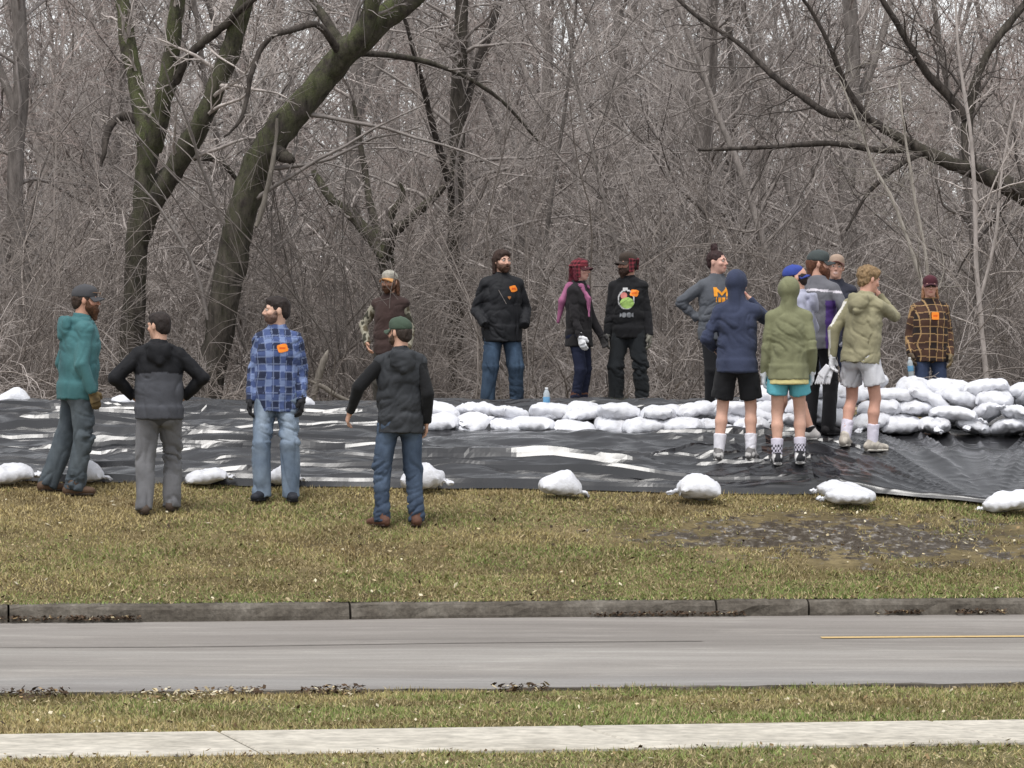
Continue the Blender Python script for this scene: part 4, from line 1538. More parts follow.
    def cap(self, col, brim=None, back=False, flaps=None, patch=None, tilt=0):
        """a peaked cap; back turns the peak behind"""
        Rc = self.Rh @ eul(180 if back else 0, tilt, 0)
        h = lambda x_, y_, z_: self.hc + Rc @ A3(x_, y_ + (0.018 if back else 0), z_)
        f = Field()
        f.add(el(h(0, .010, .048), (.088, .110, .090), Rc), k=.02)
        f.add(el(h(0, -.035, .085), (.070, .060, .045), Rc), k=.02)
        f.sub(ec(h(0, 0, -.06), h(0, 0, .020), (.2, .2), (.2, .2), Rc[:, 0], cap=.01), k=.008)
        f.add(el(h(0, .01, .138), (.010, .010, .007), Rc), k=.003)
        V, Q = f.mesh(.0062)
        o = self.put('cap', V, Q, col, 'cloth', fold=.0015)
        # peak
        nu, nv = 17, 9
        a = np.linspace(-1.15, 1.15, nu)
        t = np.linspace(0, 1, nv)
        A_, T_ = np.meshgrid(a, t, indexing='ij')
        r0 = np.stack([.084 * np.sin(A_), .010 - .104 * np.cos(A_)], -1)
        out = T_ * .072 * np.cos(A_ * .95) ** .7
        X = r0[..., 0] * (1 + .10 * T_)
        Y = r0[..., 1] - out
        Z = .034 - .35 * X ** 2 / .08 * T_ ** .5 - .014 * T_ + 0 * X
        top = np.stack([X, Y, Z + .004], -1).reshape(-1, 3)
        bot = np.stack([X, Y, Z - .003], -1).reshape(-1, 3)
        q = grid_quads(nu, nv)
        n = nu * nv
        ring = [i * nv for i in range(nu)] + [(nu - 1) * nv + j for j in range(1, nv)] + [i * nv + nv - 1 for i in range(nu - 2, -1, -1)] + [j for j in range(nv - 2, 0, -1)]
        side = [[ring[i], ring[(i + 1) % len(ring)], ring[(i + 1) % len(ring)] + n, ring[i] + n] for i in range(len(ring))]
        Vb = np.concatenate([top, bot])
        if back:
            Vb = Vb + [0, .018, 0]
        Vb = self.hc + Vb @ Rc.T
        Qb = np.concatenate([q, q[:, ::-1] + n, np.array(side)])
        self.put('brim', Vb, Qb, col if brim is None else brim, 'cloth', o, relaxit=0)
        if flaps:
            ff = Field()
            hh = lambda x_, y_, z_: self.hc + self.Rh @ A3(x_, y_, z_)
            for sg in (-1, 1):
                ff.add(ec(hh(sg * .084, .012, .05), hh(sg * .082, -.012, -.085), (.052, .016), (.030, .014), self.Rh[:, 1]), k=.02)
            ff.add(ec(hh(0, .098, .05), hh(0, .095, -.06), (.075, .018), (.065, .018), self.Rh[:, 0]), k=.03)
            V, Q = ff.mesh(.0068)
            fl = self.put('ear_flaps', V, Q, (lambda V: flaps[0](V, self)) if callable(flaps[0]) else flaps[0], 'cloth', o, fold=.003)
        return o

    def glasses(self, z=.008, y=-.108, col=S(20, 20, 22)):
        h = self.h
        f = Field()
        for sg in (-1, 1):
            f.add(ec(h(sg * .033, y, z - .008), h(sg * .033, y, z + .008), (.024, .006), (.026, .006), self.Rh[:, 0]), k=.004)
            f.add(rc(h(sg * .056, y + .006, z + .006), h(sg * .080, .0, z + .006), .004, .004), k=.003)
        f.add(rc(h(-.02, y, z + .006), h(.02, y, z + .006), .004, .004), k=.004)
        V, Q = f.mesh(.0045)
        return self.put('sunglasses', V, Q, col, 'eye', relaxit=0)

    def top(self, col, name='jacket', thick=.022, hem=-.13, sl=(.074, .060, .046), hood=None, collar=True, mat='cloth', fold=.008, hood_col=None, sleeves=True, cuff=0.0, hemr=(1.0, 1.0), zscale=1.0, puff=0.0):
        T, u, g_ = self.T, self.tu, self.g
        f = Field()
        t = thick
        secs = [(hem, (.160 * g_ + t) * hemr[0], (.124 * g_ + t) * hemr[1]), (.0, .158 * g_ + t, .122 * g_ + t), (.15, .156 * g_ + t + puff, .118 * g_ + t + puff), (.33, .154 * g_ + t, .120 * g_ + t), (.42, .142 * g_ + t * .8, .104 * g_ + t), (.51, .088 + t * .4, .080 + t * .6)]
        for i, ((z0, a0, b0), (z1, a1, b1)) in enumerate(zip(secs, secs[1:])):
            f.add(ec(T(0, .004, z0), T(0, .004, z1), (a0, b0), (a1, b1), u, cap=.012 if i == 0 else None), k=.03 if i else .01)
        for i in range(2):
            f.add(rc(T(0, .012, .535), self.sho[i], .052 + t * .3, .056 + t * .45), k=.03)
            if sleeves:
                s0, s1, s2 = (q * .88 for q in sl)
                wv = unit(self.wr[i] - self.elb[i])
                f.add(rc(self.sho[i], self.elb[i], s0 * .93, s1), k=.014)
                f.add(ec(self.elb[i], self.wr[i] - wv * (.005 - cuff), (s1, s1), (s2, s2), np.cross(wv, A3(0, 0, 1)) + A3(.01, 0, 0), cap=.012), k=.008)
        if collar:
            f.add(ec(T(0, .012, .50), T(0, .004, .598), (.086, .086), (.073, .078), u, cap=.008), k=.02)
        if hood == 'down':
            pts = [T(.098 * math.sin(a), .012 + .105 * math.cos(a) * (1 if math.cos(a) > 0 else .75), .565 - .03 * math.cos(a) - .03 * (1 - math.cos(a))) for a in np.linspace(-2.5, 2.5, 11)]
            for a, b in zip(pts, pts[1:]):
                f.add(rc(a, b, .034, .034), k=.015)
            f.add(el(T(0, .150, .475), (.115, .050, .100), self.Rt), k=.02)
            f.add(rc(T(-.07, .15, .54), T(0, .175, .40), .035, .03), rc(T(.07, .15, .54), T(0, .175, .40), .035, .03), k=.015)
        if hood == 'up':
            h, Rh = self.h, self.Rh
            f.add(el(h(0, .020, .022), (.102, .122, .122), Rh), el(h(0, .085, .03), (.072, .06, .08), Rh), k=.02)
            f.add(ec(T(0, .02, .50), h(0, .025, -.06), (.080, .088), (.074, .094), u), k=.014)
            f.sub(el(h(0, -.145, -.012), (.078, .105, .105), Rh), k=.012)
        V, Q = f.mesh(self.vox)
        o = self.put(name, V, Q, col, mat, fold=fold)
        self.topVQ = self.last
        return o

    def pants(self, col, name='trousers', r=(.098, .076, .066), mat='denim', fold=.009, top=.11, seat=1.0, stack=True):
        f = Field()
        g_ = self.g
        f.add(ec(self.pel + A3(0, .0, top), self.pel + A3(0, .0, -.05), (.158 * g_, .118 * g_), (.172 * seat, .130 * seat), cap=.012), k=.03)
        for i in range(2):
            sg = 1 if i == 0 else -1
            f.add(el(self.pel + A3(sg * .075, .055, -.07), (.085 * seat, .075 * seat, .10)), k=.04)
            f.add(rc(self.hipj[i] + A3(0, 0, -.03), self.knee[i], r[0], r[1]), k=.035)
            e = self.ank[i] + A3(0, 0, -.035)
            f.add(ec(self.knee[i], e, (r[1], r[1]), (r[2], r[2] * 1.08), cap=.012), k=.025)
        f.add(el(self.pel + A3(0, .01, -.085), (.08, .10, .065)), k=.03)
        V, Q = f.mesh(self.vox)
        V = relax(V, Q, 2)
        # cloth breaks at the knees and stacks on the shoes
        wt = np.full(len(V), .75)
        for i in range(2):
            wt += 1.1 * np.exp(-((V[:, 2] - self.knee[i][2]) / .07) ** 2) * .5 + 1.2 * np.exp(-((V[:, 2] - self.ank[i][2] - .03) / .07) ** 2) * .5
            wt += .5 * np.exp(-((V[:, 2] - self.hipj[i][2] + .08) / .06) ** 2) * .5
        V = V + vnormals(V, Q) * (wt * folds(V, fold, (7, 7, 14), self.seed))[:, None]
        return self.put(name, V, Q, col, mat, relaxit=0)

    def shorts(self, col, frac=.72, r=(.105, .112), mat='cloth', fold=.008, name='shorts'):
        f = Field()
        f.add(ec(self.pel + A3(0, .0, .03), self.pel + A3(0, .0, -.05), (.160, .120), (.172, .130), cap=.012), k=.03)
        for i in range(2):
            sg = 1 if i == 0 else -1
            f.add(el(self.pel + A3(sg * .075, .055, -.07), (.088, .08, .10)), k=.04)
            e = self.hipj[i] + (self.knee[i] - self.hipj[i]) * frac + A3(sg * .014, 0, 0)
            f.add(ec(self.hipj[i] + A3(0, 0, -.03), e, (r[0] * .93, r[0] * 1.05), (r[1] * .9, r[1] * 1.08), cap=.010), k=.014)
        V, Q = f.mesh(self.vox)
        return self.put(name, V, Q, col, mat, fold=fold, ffreq=(11, 11, 6))

    def socks(self, col, h=.18, stripe=None):
        for i in range(2):
            up = unit(self.knee[i] - self.ank[i])
            f = Field().add(ec(self.ank[i] - A3(0, 0, .03), self.ank[i] + up * h, (.046, .050), (.061, .064), cap=.006), k=.02)
            V, Q = f.mesh(.008)
            a = self.ank[i]
            cf = (lambda V: stripe(V, a)) if stripe else col
            self.put('sock', V, Q, cf, 'cloth', fold=.003, ffreq=(20, 20, 30))

    def shoes(self, col, sole=S(60, 56, 52), boot=0.0, kind='shoe', accent=None):
        for i in range(2):
            fy = R(self.footyaw[i])
            fw = A3(math.sin(fy), -math.cos(fy), 0)
            sd = A3(math.cos(fy), math.sin(fy), 0)
            b = self.foot[i]
            z = lambda q: A3(0, 0, q)
            f = Field()
            f.add(ec(b - fw * .055 + z(.050), b + fw * .03 + z(.058), (.041, .044), (.044, .048), sd), k=.02)
            f.add(ec(b + fw * .03 + z(.055), b + fw * .155 + z(.042), (.045, .044), (.043, .032), sd), k=.03)
            f.add(rc(b - fw * .015 + z(.07), self.ank[i] + z(.03), .046, .046), k=.03)
            if boot:
                up = unit(self.knee[i] - self.ank[i])
                f.add(ec(self.ank[i], self.ank[i] + up * boot, (.05, .056), (.058, .064), sd, cap=.01), k=.02)
            f.sub(ec(b + z(-.1), b + z(.004), (.4, .4), (.4, .4), cap=.01), k=.006)
            V, Q = f.mesh(.009)
            bb, ff, ss = b.copy(), fw.copy(), sd.copy()
            cf = (lambda V, bb=bb, ff=ff, ss=ss: accent(V - bb, (V - bb) @ ff, (V - bb) @ ss)) if accent else col
            o = self.put(kind, V, Q, cf, 'shoe', fold=.0025)
            s = Field().add(ec(b - fw * .062 + z(.016), b + fw * .05 + z(.016), (.043, .016), (.042, .016), sd), ec(b + fw * .05 + z(.016), b + fw * .162 + z(.016), (.042, .016), (.046, .015), sd), k=.015)
            V, Q = s.mesh(.010)
            self.put('sole', V, Q, sole, 'shoe', o)

    def glove(self, i, col, curl=.5, grow=.004, dirv=None, palm=None, cuff=.05):
        f = Field()
        dv = unit(self.wr[i] - self.elb[i])
        f.add(ec(self.wr[i] - dv * cuff, self.wr[i] + dv * .01, (.036, .036), (.032 + grow, .028 + grow), np.cross(dv, A3(0, 0, 1)) + A3(.01, 0, 0), cap=.01), k=.012)
        f.add(*self.hand_prims(i, grow, curl, dirv, palm), k=.008)
        V, Q = f.mesh(.0065)
        return self.put('glove', V, Q, col, 'cloth', fold=.002, ffreq=(25, 25, 25))

    def decal(self, name, x, z, w_, h_, mask, col, n=26, off=.005, parent=None, bvh=None, side=-1):
        """flat print or sticker lying on the front of the top; mask(u, v) with u, v in -1..1"""
        if bvh is None:
            V, Q = self.topVQ
            bvh = BVHTree.FromPolygons([tuple(v) for v in V], [tuple(int(i) for i in q) for q in Q])
            self.bvh = bvh
        u = np.linspace(-1, 1, n)
        pts = np.full((n, n, 3), np.nan)
        for i in range(n):
            for j in range(n):
                o = self.T(x + u[i] * w_ / 2, side * 1.0, z + u[j] * h_ / 2)
                dr = self.Rt @ A3(0, -side, 0)
                hit = bvh.ray_cast(Vector(o), Vector(dr), 2.0)
                if hit[0] is not None:
                    pts[i, j] = np.array(hit[0]) - dr * off
        uc = (u[:-1] + u[1:]) / 2
        UU, VV = np.meshgrid(uc, uc, indexing='ij')
        q = grid_quads(n, n)[np.asarray(mask(UU, VV)).ravel().astype(bool)]
        P_ = pts.reshape(-1, 3)
        q = q[~np.isnan(P_[q]).any(axis=(1, 2))]
        if len(q) == 0:
            return None
        used, inv = np.unique(q, return_inverse=True)
        V = P_[used]
        c = col(V) if callable(col) else np.tile(np.asarray(col), (len(V), 1))
        return obj(name, make_mesh(name, V, inv.reshape(-1, 4), None, c), M['sticker'], parent or self.root)
# ------------------------------------------------------------------ who stands where
def plaid(P, c0, c1, c2, px_, pz_, line=None, lw=.1):
    """woven check; body and each sleeve are cut from the cloth separately"""
    def f(V):
        u = (V[:, 0] + .35 * V[:, 1]) / px_
        v = V[:, 2] / pz_
        for i in range(2):
            for a_, b_ in ((P.sho[i], P.elb[i]), (P.elb[i], P.wr[i])):
                ab = b_ - a_
                L_ = np.linalg.norm(ab)
                t = (V - a_) @ ab / L_
                r_ = np.linalg.norm(V - a_ - np.clip(t, 0, L_)[:, None] * ab / L_, axis=1)
                sid = (V - P.pel) @ P.Rt[:, 0] * (1 if i == 0 else -1)
                on = (r_ < .085) & (t > -.02) & (sid > .155)
                ax = unit(np.cross(ab, A3(0, 1, 0)))
                base = 0 if a_ is P.sho[i] else .295
                u = np.where(on, ((V - a_) @ ax + .5 * (V - a_)[:, 1]) / px_ + .37, u)
                v = np.where(on, (t + base) / pz_ + .21 + .2 * i, v)
        wob = .10 * vnoise(V * 7 + 3)
        u, v = u + wob, v + .8 * wob
        a = (np.mod(u, 1) < .42).astype(float)
        b = (np.mod(v, 1) < .42).astype(float)
        m_ = (a + b) / 2
        c = np.where(m_[:, None] < .25, c0, np.where(m_[:, None] < .75, c1, c2))
        if line is not None:
            ln = (np.abs(np.mod(u + .25, .5) - .25) < lw * .5) | (np.abs(np.mod(v + .25, .5) - .25) < lw * .5)
            c = np.where(ln[:, None], c * .4 + np.asarray(line) * .6, c)
        return c
    return f


def worn(c0, c1, fx=4.0):
    def f(V):
        t = np.clip(.5 + .8 * fbm(V * fx, 3), 0, 1)[:, None]
        return np.asarray(c0) * (1 - t) + np.asarray(c1) * t
    return f


def jeans(P, dark, light):
    """faded on the thighs and seat"""
    def f(V):
        t = np.clip(.35 + .5 * fbm(V * 5, 3), 0, 1)
        for i in range(2):
            mid = (P.hipj[i] + P.knee[i]) / 2
            t = t + .5 * np.exp(-(((V[:, 0] - mid[0]) / .05) ** 2 + ((V[:, 2] - mid[2]) / .2) ** 2))
        t = np.clip(t, 0, 1)[:, None]
        return np.asarray(dark) * (1 - t) + np.asarray(light) * t
    return f


ORANGE = S(240, 138, 44)
rect = lambda u, v: (np.abs(u) < 1) & (np.abs(v) < 1)


def sticker(P, x, z, w_=.08, h_=.068):
    def col(V):
        a = (V - P.T(x, 0, z)) @ P.Rt
        k = ((np.abs(a[:, 2]) < .010) & (np.abs(a[:, 0]) < .026))[:, None]
        return np.where(k, S(214, 92, 26), ORANGE)
    th = .35 * math.sin(P.seed * 5)
    c_, s_ = math.cos(th), math.sin(th)
    P.decal('sticker', x, z, w_ * 1.15, h_ * 1.15, lambda u, v: (np.abs(u * c_ - v * s_) * 1.1) ** 5 + (np.abs(u * s_ + v * c_) * 1.1) ** 5 < 1, col, n=20, off=.006)


def redplaid(V, P):
    L = (V - P.hc) @ P.Rh
    a = np.mod((L[:, 0] + L[:, 1]) / .045, 1) < .5
    b = np.mod(L[:, 2] / .045, 1) < .5
    k = (a.astype(int) + b)[:, None]
    return np.where(k == 0, S(52, 22, 28), np.where(k == 1, S(104, 30, 42), S(140, 44, 58)))


def build_people():
    TP = 0.045        # standing on the plastic
    # 1 teal hoodie, far left
    P = Person('person', 'person in teal hoodie and dark cap standing in profile at the far left', 70, 37.25, 112, 1.86, 1.08,
               feet=((.10, .17, 10), (-.11, .0, -14)), hip=(0, -.07), lean=(4, 0), lw=((0.226, -.10, 0.885), (.25, 1, 0)), rw=((-0.225, -.13, 0.865), (-.25, 1, 0)), head=(-16, 2, 0), skin=S(196, 148, 126))
    P.body(hands=(True, False))
    P.brows(S(60, 44, 36))
    P.hair(S(62, 48, 40), 'under_cap')
    P.beard(S(92, 62, 44), .06)
    P.cap(S(72, 72, 76))
    P.glasses(z=.062, y=-.122, col=S(120, 92, 70))
    P.pants(jeans(P, S(48, 58, 68), S(100, 110, 116)), r=(.105, .088, .080), fold=.013)
    P.top(worn(S(38, 96, 102), S(64, 122, 126)), 'hoodie', .034, -.12, (.082, .066, .048), 'down', fold=.011, hemr=(.97, .97))
    P.glove(1, worn(S(86, 70, 44), S(140, 116, 66), 20), .6, .006)
    P.shoes(S(92, 72, 58), S(50, 42, 36), .03, 'boot')
    # 2 hands on hips
    P = Person('person', 'person seen from behind, hands on hips, black and charcoal jacket, grey trousers', 159, 36.38, 186, 1.75, 1.10,
               feet=((.13, .06, 8), (-.11, -.11, -14)), lw=((0.219, -.07, 1.03), (1, .4, -.1)), rw=((-0.219, -.07, 1.03), (-1, .4, -.1)), head=(42, 2, 0), sh=.172)
    P.body(hands=(True, True), hdir=((-.6, -.7, -.5), (.6, -.7, -.5)))
    P.brows(S(40, 32, 28))
    P.hair(S(46, 38, 36), 'short')
    P.pants(worn(S(92, 92, 96), S(120, 120, 124)), r=(.108, .088, .080), mat='cloth', fold=.013)

    def yoke(V):
        z = (V - P.pel) @ P.Rt[:, 2]
        k = (z > .30 + .015 * np.cos(V[:, 0] * 9)) | (np.abs((V - P.pel) @ P.Rt[:, 0]) > .215)
        return np.where(k[:, None], S(18, 19, 25), S(76, 78, 86))
    P.top(yoke, 'jacket', .036, -.09, (.084, .070, .050), 'down', mat='nylon', fold=.010)
    P.shoes(S(78, 66, 58), S(48, 42, 38), .03, 'boot')
    # 3 blue plaid
    P = Person('person', 'person in blue plaid shirt and light jeans looking to the left', 277, 37.15, -8, 1.81, 1.02,
               feet=((.13, -.02, 18), (-.12, -.06, -12)), lw=((0.223, -.03, 0.865), (.25, 1, 0)), rw=((-0.227, -.05, 0.865), (-.25, 1, 0)), head=(-72, 0, 0), skin=S(210, 172, 152), vox=.0088)
    P.body(hands=(False, False))
    P.brows(S(40, 32, 28))
    P.hair(S(44, 36, 34), 'short')
    P.beard(S(112, 88, 78), 0)
    P.pants(jeans(P, S(78, 100, 128), S(152, 170, 190)), r=(.104, .086, .078), fold=.012)
    P.top(plaid(P, S(36, 46, 76), S(66, 86, 138), S(116, 138, 186), .125, .125, S(140, 158, 200), .05), 'plaid_shirt', .030, -.15, (.080, .064, .048), None, fold=.009)
    f = Field().add(ec(P.T(0, -.035, .53), P.T(0, -.06, .44), (.034, .05), (.012, .05), P.tu), k=.02)
    V, Q = f.mesh(.007)
    P.put('undershirt', V, Q, S(34, 34, 38), 'cloth')
    sticker(P, .075, .395)
    for i in (0, 1):
        P.glove(i, S(36, 36, 40), .6, .006)
    P.shoes(S(40, 42, 50), S(30, 30, 34), .03, 'boot')
    # 4 camo sleeves and brown vest, behind the bank
    P = Person('person', 'person in brown vest with camouflage sleeves and pale cap behind the bank', 390, 46.9, -14, 1.74, .95, vox=.011,
               lw=((0.226, -.05, 0.885), (.25, 1, 0)), rw=((-0.252, -.06, .95), (-.8, .6, 0)), head=(-14, 4, 0), skin=S(196, 152, 130))
    P.body(hands=(True, True))
    P.brows(S(70, 48, 34))
    P.hair(S(84, 56, 40), 'under_cap', [rc(P.h(.07, .04, 0), P.h(.09, .03, -.15), .030, .022), rc(P.h(-.065, .04, 0), P.h(-.06, .045, -.12), .03, .02), rc(P.h(0, .07, 0), P.h(0.02, .07, -.15), .05, .035)])
    P.beard(S(88, 60, 44), .02)

    def camo(V):
        n_ = fbm(V * 14, 2)
        return np.where((n_ > .22)[:, None], S(64, 62, 50), np.where((n_ < -.2)[:, None], S(98, 88, 66), S(160, 154, 134)))
    P.cap(lambda V: camo(V * 1.8) * .35 + S(186, 182, 170) * .65, S(214, 150, 72), tilt=-8)
    P.pants(S(60, 56, 50), mat='cloth')
    P.top(camo, 'camouflage_jacket', .022, -.12, (.074, .060, .046), None, fold=.007)
    P.top(worn(S(58, 42, 40), S(76, 56, 52)), 'vest', .036, -.10, hood=None, sleeves=False, fold=.007)
    P.shoes(S(70, 60, 52), boot=.03, kind='boot')
    # 5 black hooded vest, green cap, from behind
    P = Person('person', 'person seen from behind in black hooded vest, green cap and dark jeans', 400, 36.12, 190, 1.79, 1.03,
               feet=((.16, .02, 30), (-.14, .02, -6)), lw=((0.420, -.10, .965), (.5, .8, .3)), rw=((-0.226, .02, 0.885), (-.25, 1, 0)), head=(38, 0, 0))
    P.body(hands=(True, True), curls=(.8, .5))
    P.brows(S(50, 40, 34))
    P.hair(S(60, 50, 44), 'under_cap')
    P.beard(S(84, 66, 54), 0)
    P.cap(S(64, 82, 66))
    P.pants(jeans(P, S(40, 54, 76), S(86, 106, 132)), r=(.100, .076, .068), fold=.010)
    P.top(S(24, 25, 28), 'shirt', .018, -.08, (.076, .062, .046), None, fold=.009)
    P.top(worn(S(44, 47, 52), S(60, 63, 68)), 'hooded_vest', .034, -.13, hood='down', sleeves=False, fold=.011, mat='nylon')
    P.shoes(S(96, 66, 54), S(58, 42, 36), .03, 'boot')
    # 6 black jacket, long hair, hands in pockets
    P = Person('person', 'person in plain black jacket with hands in pockets on the crest', 502, 46.0, 12, 1.78, 1.13, vox=.0105,
               feet=((.17, 0, 10), (-.17, 0, -10)), lw=((0.225, -.13, .97), (.45, 1, 0)), rw=((-0.225, -.13, .97), (-.45, 1, 0)), head=(18, 0, 0), sh=.178, skin=S(214, 172, 152))
    P.body(hands=(False, False))
    P.brows(S(64, 46, 38))
    P.hair(S(58, 42, 36), 'long')
    P.beard(S(84, 60, 48), .015)
    P.pants(jeans(P, S(30, 44, 62), S(70, 96, 124)), r=(.108, .084, .076), seat=1.06, fold=.011)
    P.top(worn(S(26, 27, 31), S(34, 35, 40)), 'jacket', .036, -.15, (.082, .074, .060), None, mat='nylon', fold=.013, cuff=.04)
    sticker(P, .10, .42, .085, .065)
    P.decal('emblem', .045, .315, .045, .04, lambda u, v: (v > np.abs(u) * 1.3 - .75) & (np.abs(u) + .2 * v < .95), S(176, 118, 70), n=12, off=.007)
    P.shoes(S(74, 62, 54), boot=.03, kind='boot')
    # 7 pink scarf
    P = Person('person', 'person in dark jacket and red plaid hat with a long pink scarf', 579, 45.8, 64, 1.67, .93, vox=.0105,
               feet=((.10, .02, 8), (-.10, .02, -8)), lw=((0.180, -.20, 0.885), (.25, 1, 0)), rw=((-0.231, -.13, 0.855), (-.25, 1, 0)), head=(4, 0, 0), skin=S(206, 162, 148), sh=.148)
    P.body(hands=(False, False))
    P.brows(S(60, 40, 40))
    P.hair(S(92, 30, 44), 'under_cap', [rc(P.h(0, .075, 0), P.h(0, .09, -.12), .06, .05), rc(P.h(-.07, .03, 0), P.h(-.07, .02, -.11), .035, .03), rc(P.h(.07, .03, 0), P.h(.07, .02, -.11), .035, .03)])
    P.cap(lambda V: redplaid(V, P), S(74, 30, 38), flaps=(redplaid, None))
    P.glasses(col=S(26, 22, 24))
    P.pants(S(32, 38, 62), r=(.092, .066, .056), fold=.007)
    P.top(worn(S(27, 25, 28), S(37, 34, 37)), 'jacket', .032, -.16, (.072, .062, .05), None, fold=.009, hemr=(1.08, 1.08))
    f = Field()
    T = P.T
    for a, b, r0, r1 in ((T(-.10, .09, .53), T(-.125, .155, .36), .038, .040), (T(-.125, .155, .36), T(-.14, .20, .12), .040, .022), (T(-.08, .08, .54), T(.02, .10, .56), .035, .035), (T(.02, .10, .56), T(.09, .02, .55), .035, .03),
                         (T(-.08, .07, .54), T(-.08, -.07, .53), .032, .028), (T(-.08, -.07, .53), T(-.07, -.155, .38), .027, .026), (T(-.07, -.155, .38), T(-.075, -.165, .18), .026, .016), (T(.09, .02, .55), T(.05, -.10, .52), .032, .026)):
        f.add(rc(a, b, r0, r1), k=.03)
    V, Q = f.mesh(.009)
    P.put('scarf', V, Q, worn(S(134, 62, 104), S(184, 104, 148), 8), 'cloth', fold=.007, ffreq=(22, 22, 6))
    P.glove(1, S(226, 226, 230), .5, .006)
    P.glove(0, S(52, 50, 50), .5, .007)
    P.shoes(S(104, 70, 56), S(60, 46, 40), .16, 'boot')
    # 8 graphic hoodie
    P = Person('person', 'person in black graphic hoodie and plaid ear-flap cap turned towards the pink scarf', 628, 46.0, -8, 1.745, 1.0, vox=.0105,
               feet=((.17, .02, 12), (-.13, -.02, -14)), lw=((0.243, -.03, 0.845), (.25, 1, 0)), rw=((-0.226, -.08, 0.845), (-.25, 1, 0)), head=(-52, 4, 0), skin=S(190, 146, 128))
    P.body(hands=(False, False))
    P.brows(S(44, 34, 30))
    P.hair(S(50, 40, 36), 'under_cap')
    P.beard(S(66, 48, 40), .05)
    P.cap(S(66, 54, 46), S(60, 50, 44), flaps=(redplaid, None))
    P.pants(S(30, 34, 38), r=(.108, .090, .082), mat='cloth', fold=.013)
    P.top(worn(S(22, 22, 25), S(29, 29, 33)), 'hoodie', .030, -.10, (.078, .064, .048), 'down', fold=.009)
    P.decal('printed_outline', -.005, .335, .20, .24, lambda u, v: ((np.hypot(u, v * 1.0 + .1) < .95) & (np.hypot(u, v + .1) > .80)) | ((np.abs(u + .1) < .3) & (v > .78)), S(196, 196, 196), n=30, off=.005)
    P.decal('printed_disc', .005, .285, .155, .125, lambda u, v: np.hypot(u, v) < 1, S(172, 206, 116), off=.006, bvh=P.bvh)
    P.decal('printed_spot', -.03, .365, .075, .075, lambda u, v: np.hypot(u, v) < 1, S(206, 128, 120), n=14, off=.006, bvh=P.bvh)
    P.decal('printed_band', .0, .150, .165, .055, lambda u, v: (np.abs(np.mod(u * 3.2, 1) - .5) < .40) & (np.abs(v) < .9 - .3 * np.cos(u * 9)), S(120, 122, 126), n=30, off=.005, bvh=P.bvh)
    sticker(P, .085, .395, .085, .07)
    P.glove(0, worn(S(92, 90, 82), S(140, 136, 122), 25), .5, .007)
    P.glove(1, worn(S(60, 58, 56), S(110, 108, 102), 25), .5, .007)
    P.shoes(S(96, 70, 58), S(58, 46, 40), .14, 'boot')
    # 9 woman with bun
    P = Person('person', 'person in grey sweatshirt with orange letters, one hand on hip', 717, 43.4, 22, 1.72, 1.05, vox=.0105,
               feet=((.09, 0, 8), (-.09, 0, -8)), lw=((0.240, -.12, .95), (.7, .7, 0)), rw=((-0.190, .07, 1.04), (-1, .35, .25)), head=(36, -2, 0), skin=S(212, 168, 152), lift=.0, sh=.160)
    P.body(hands=(True, True), hdir=(None, (.7, -.2, -.5)))
    P.brows(S(50, 36, 34))
    P.hair(S(52, 34, 34), 'bun')
    P.pants(S(25, 25, 29), 'leggings', r=(.098, .066, .050), mat='cloth', fold=.004)
    P.top(worn(S(74, 78, 86), S(92, 96, 104)), 'sweatshirt', .034, -.10, (.082, .070, .052), None, fold=.009)
    blk = lambda u, v: (np.abs(u + .82) < .18) | (np.abs(u) < .18) | ((np.abs(np.abs(v) - .8) < .2) & (u < -.6)) | (np.abs(v - .8 + np.abs(np.mod(u + 1, .82) - .41) * 2.6) < .35) & (u < .1)
    P.decal('printed_letters', -.015, .40, .17, .10, lambda u, v: ((np.abs(np.abs(u) - .78) < .22) | (np.abs(v - .75 + (.78 - np.abs(u)) * 1.6) < .34)) & (np.abs(v) < 1), S(238, 158, 46), n=28, off=.006)
    P.decal('printed_letters', .03, .315, .22, .05, lambda u, v: np.mod(u * 2.5, 1) < .72, S(238, 158, 46), n=28, off=.006, bvh=P.bvh)
    P.shoes(S(60, 60, 64))
    # 10 navy hoodie
    P = Person('person', 'person in navy hooded sweatshirt and black shorts, back turned, hand raised to face', 737, 38.62, 172, 1.745, 1.0, lift=TP,
               feet=((.17, .02, 10), (-.13, .0, -10)), lw=((0.214, -.16, 1.04), (.45, 1, 0)), rw=((-0.100, -.22, 1.52), (-.7, .2, -.9)), head=(-18, 6, 0), skin=S(212, 168, 148))
    P.body(hands=(True, True), legs_bare=True)
    P.shorts(S(24, 24, 28), .80, (.108, .116))
    P.top(worn(S(48, 56, 82), S(62, 71, 100)), 'hoodie', .030, -.10, (.076, .063, .047), 'up', fold=.010, hemr=(1.04, 1.06))
    P.socks(S(224, 222, 232), .17)
    acc = lambda V, a, s: np.where((vnoise(V * 30) > .05)[:, None], S(196, 194, 192), S(110, 108, 108))
    P.shoes(S(180, 178, 176), S(214, 212, 208), 0, 'sneaker', acc)
    # 12 lavender hoodie, blue cap turned back
    P = Person('person', 'person in pale lavender hoodie with blue cap worn backwards and maroon shorts', 808, 39.35, -104, 1.655, 1.0, lift=TP,
               feet=((.10, .05, 0), (-.10, -.36, -6)), hip=(0, -.08), lean=(2, 0), lw=((0.231, -.06, 0.895), (.25, 1, 0)), rw=((-0.240, -.14, .95), (-.7, .7, 0)), head=(6, 4, 0), skin=S(206, 160, 140))
    P.body(hands=(True, True), legs_bare=True)
    P.brows(S(40, 30, 28))
    P.hair(S(44, 34, 32), 'under_cap')
    P.cap(S(46, 70, 160), S(40, 62, 150), back=True)
    P.shorts(S(82, 34, 46), .74)
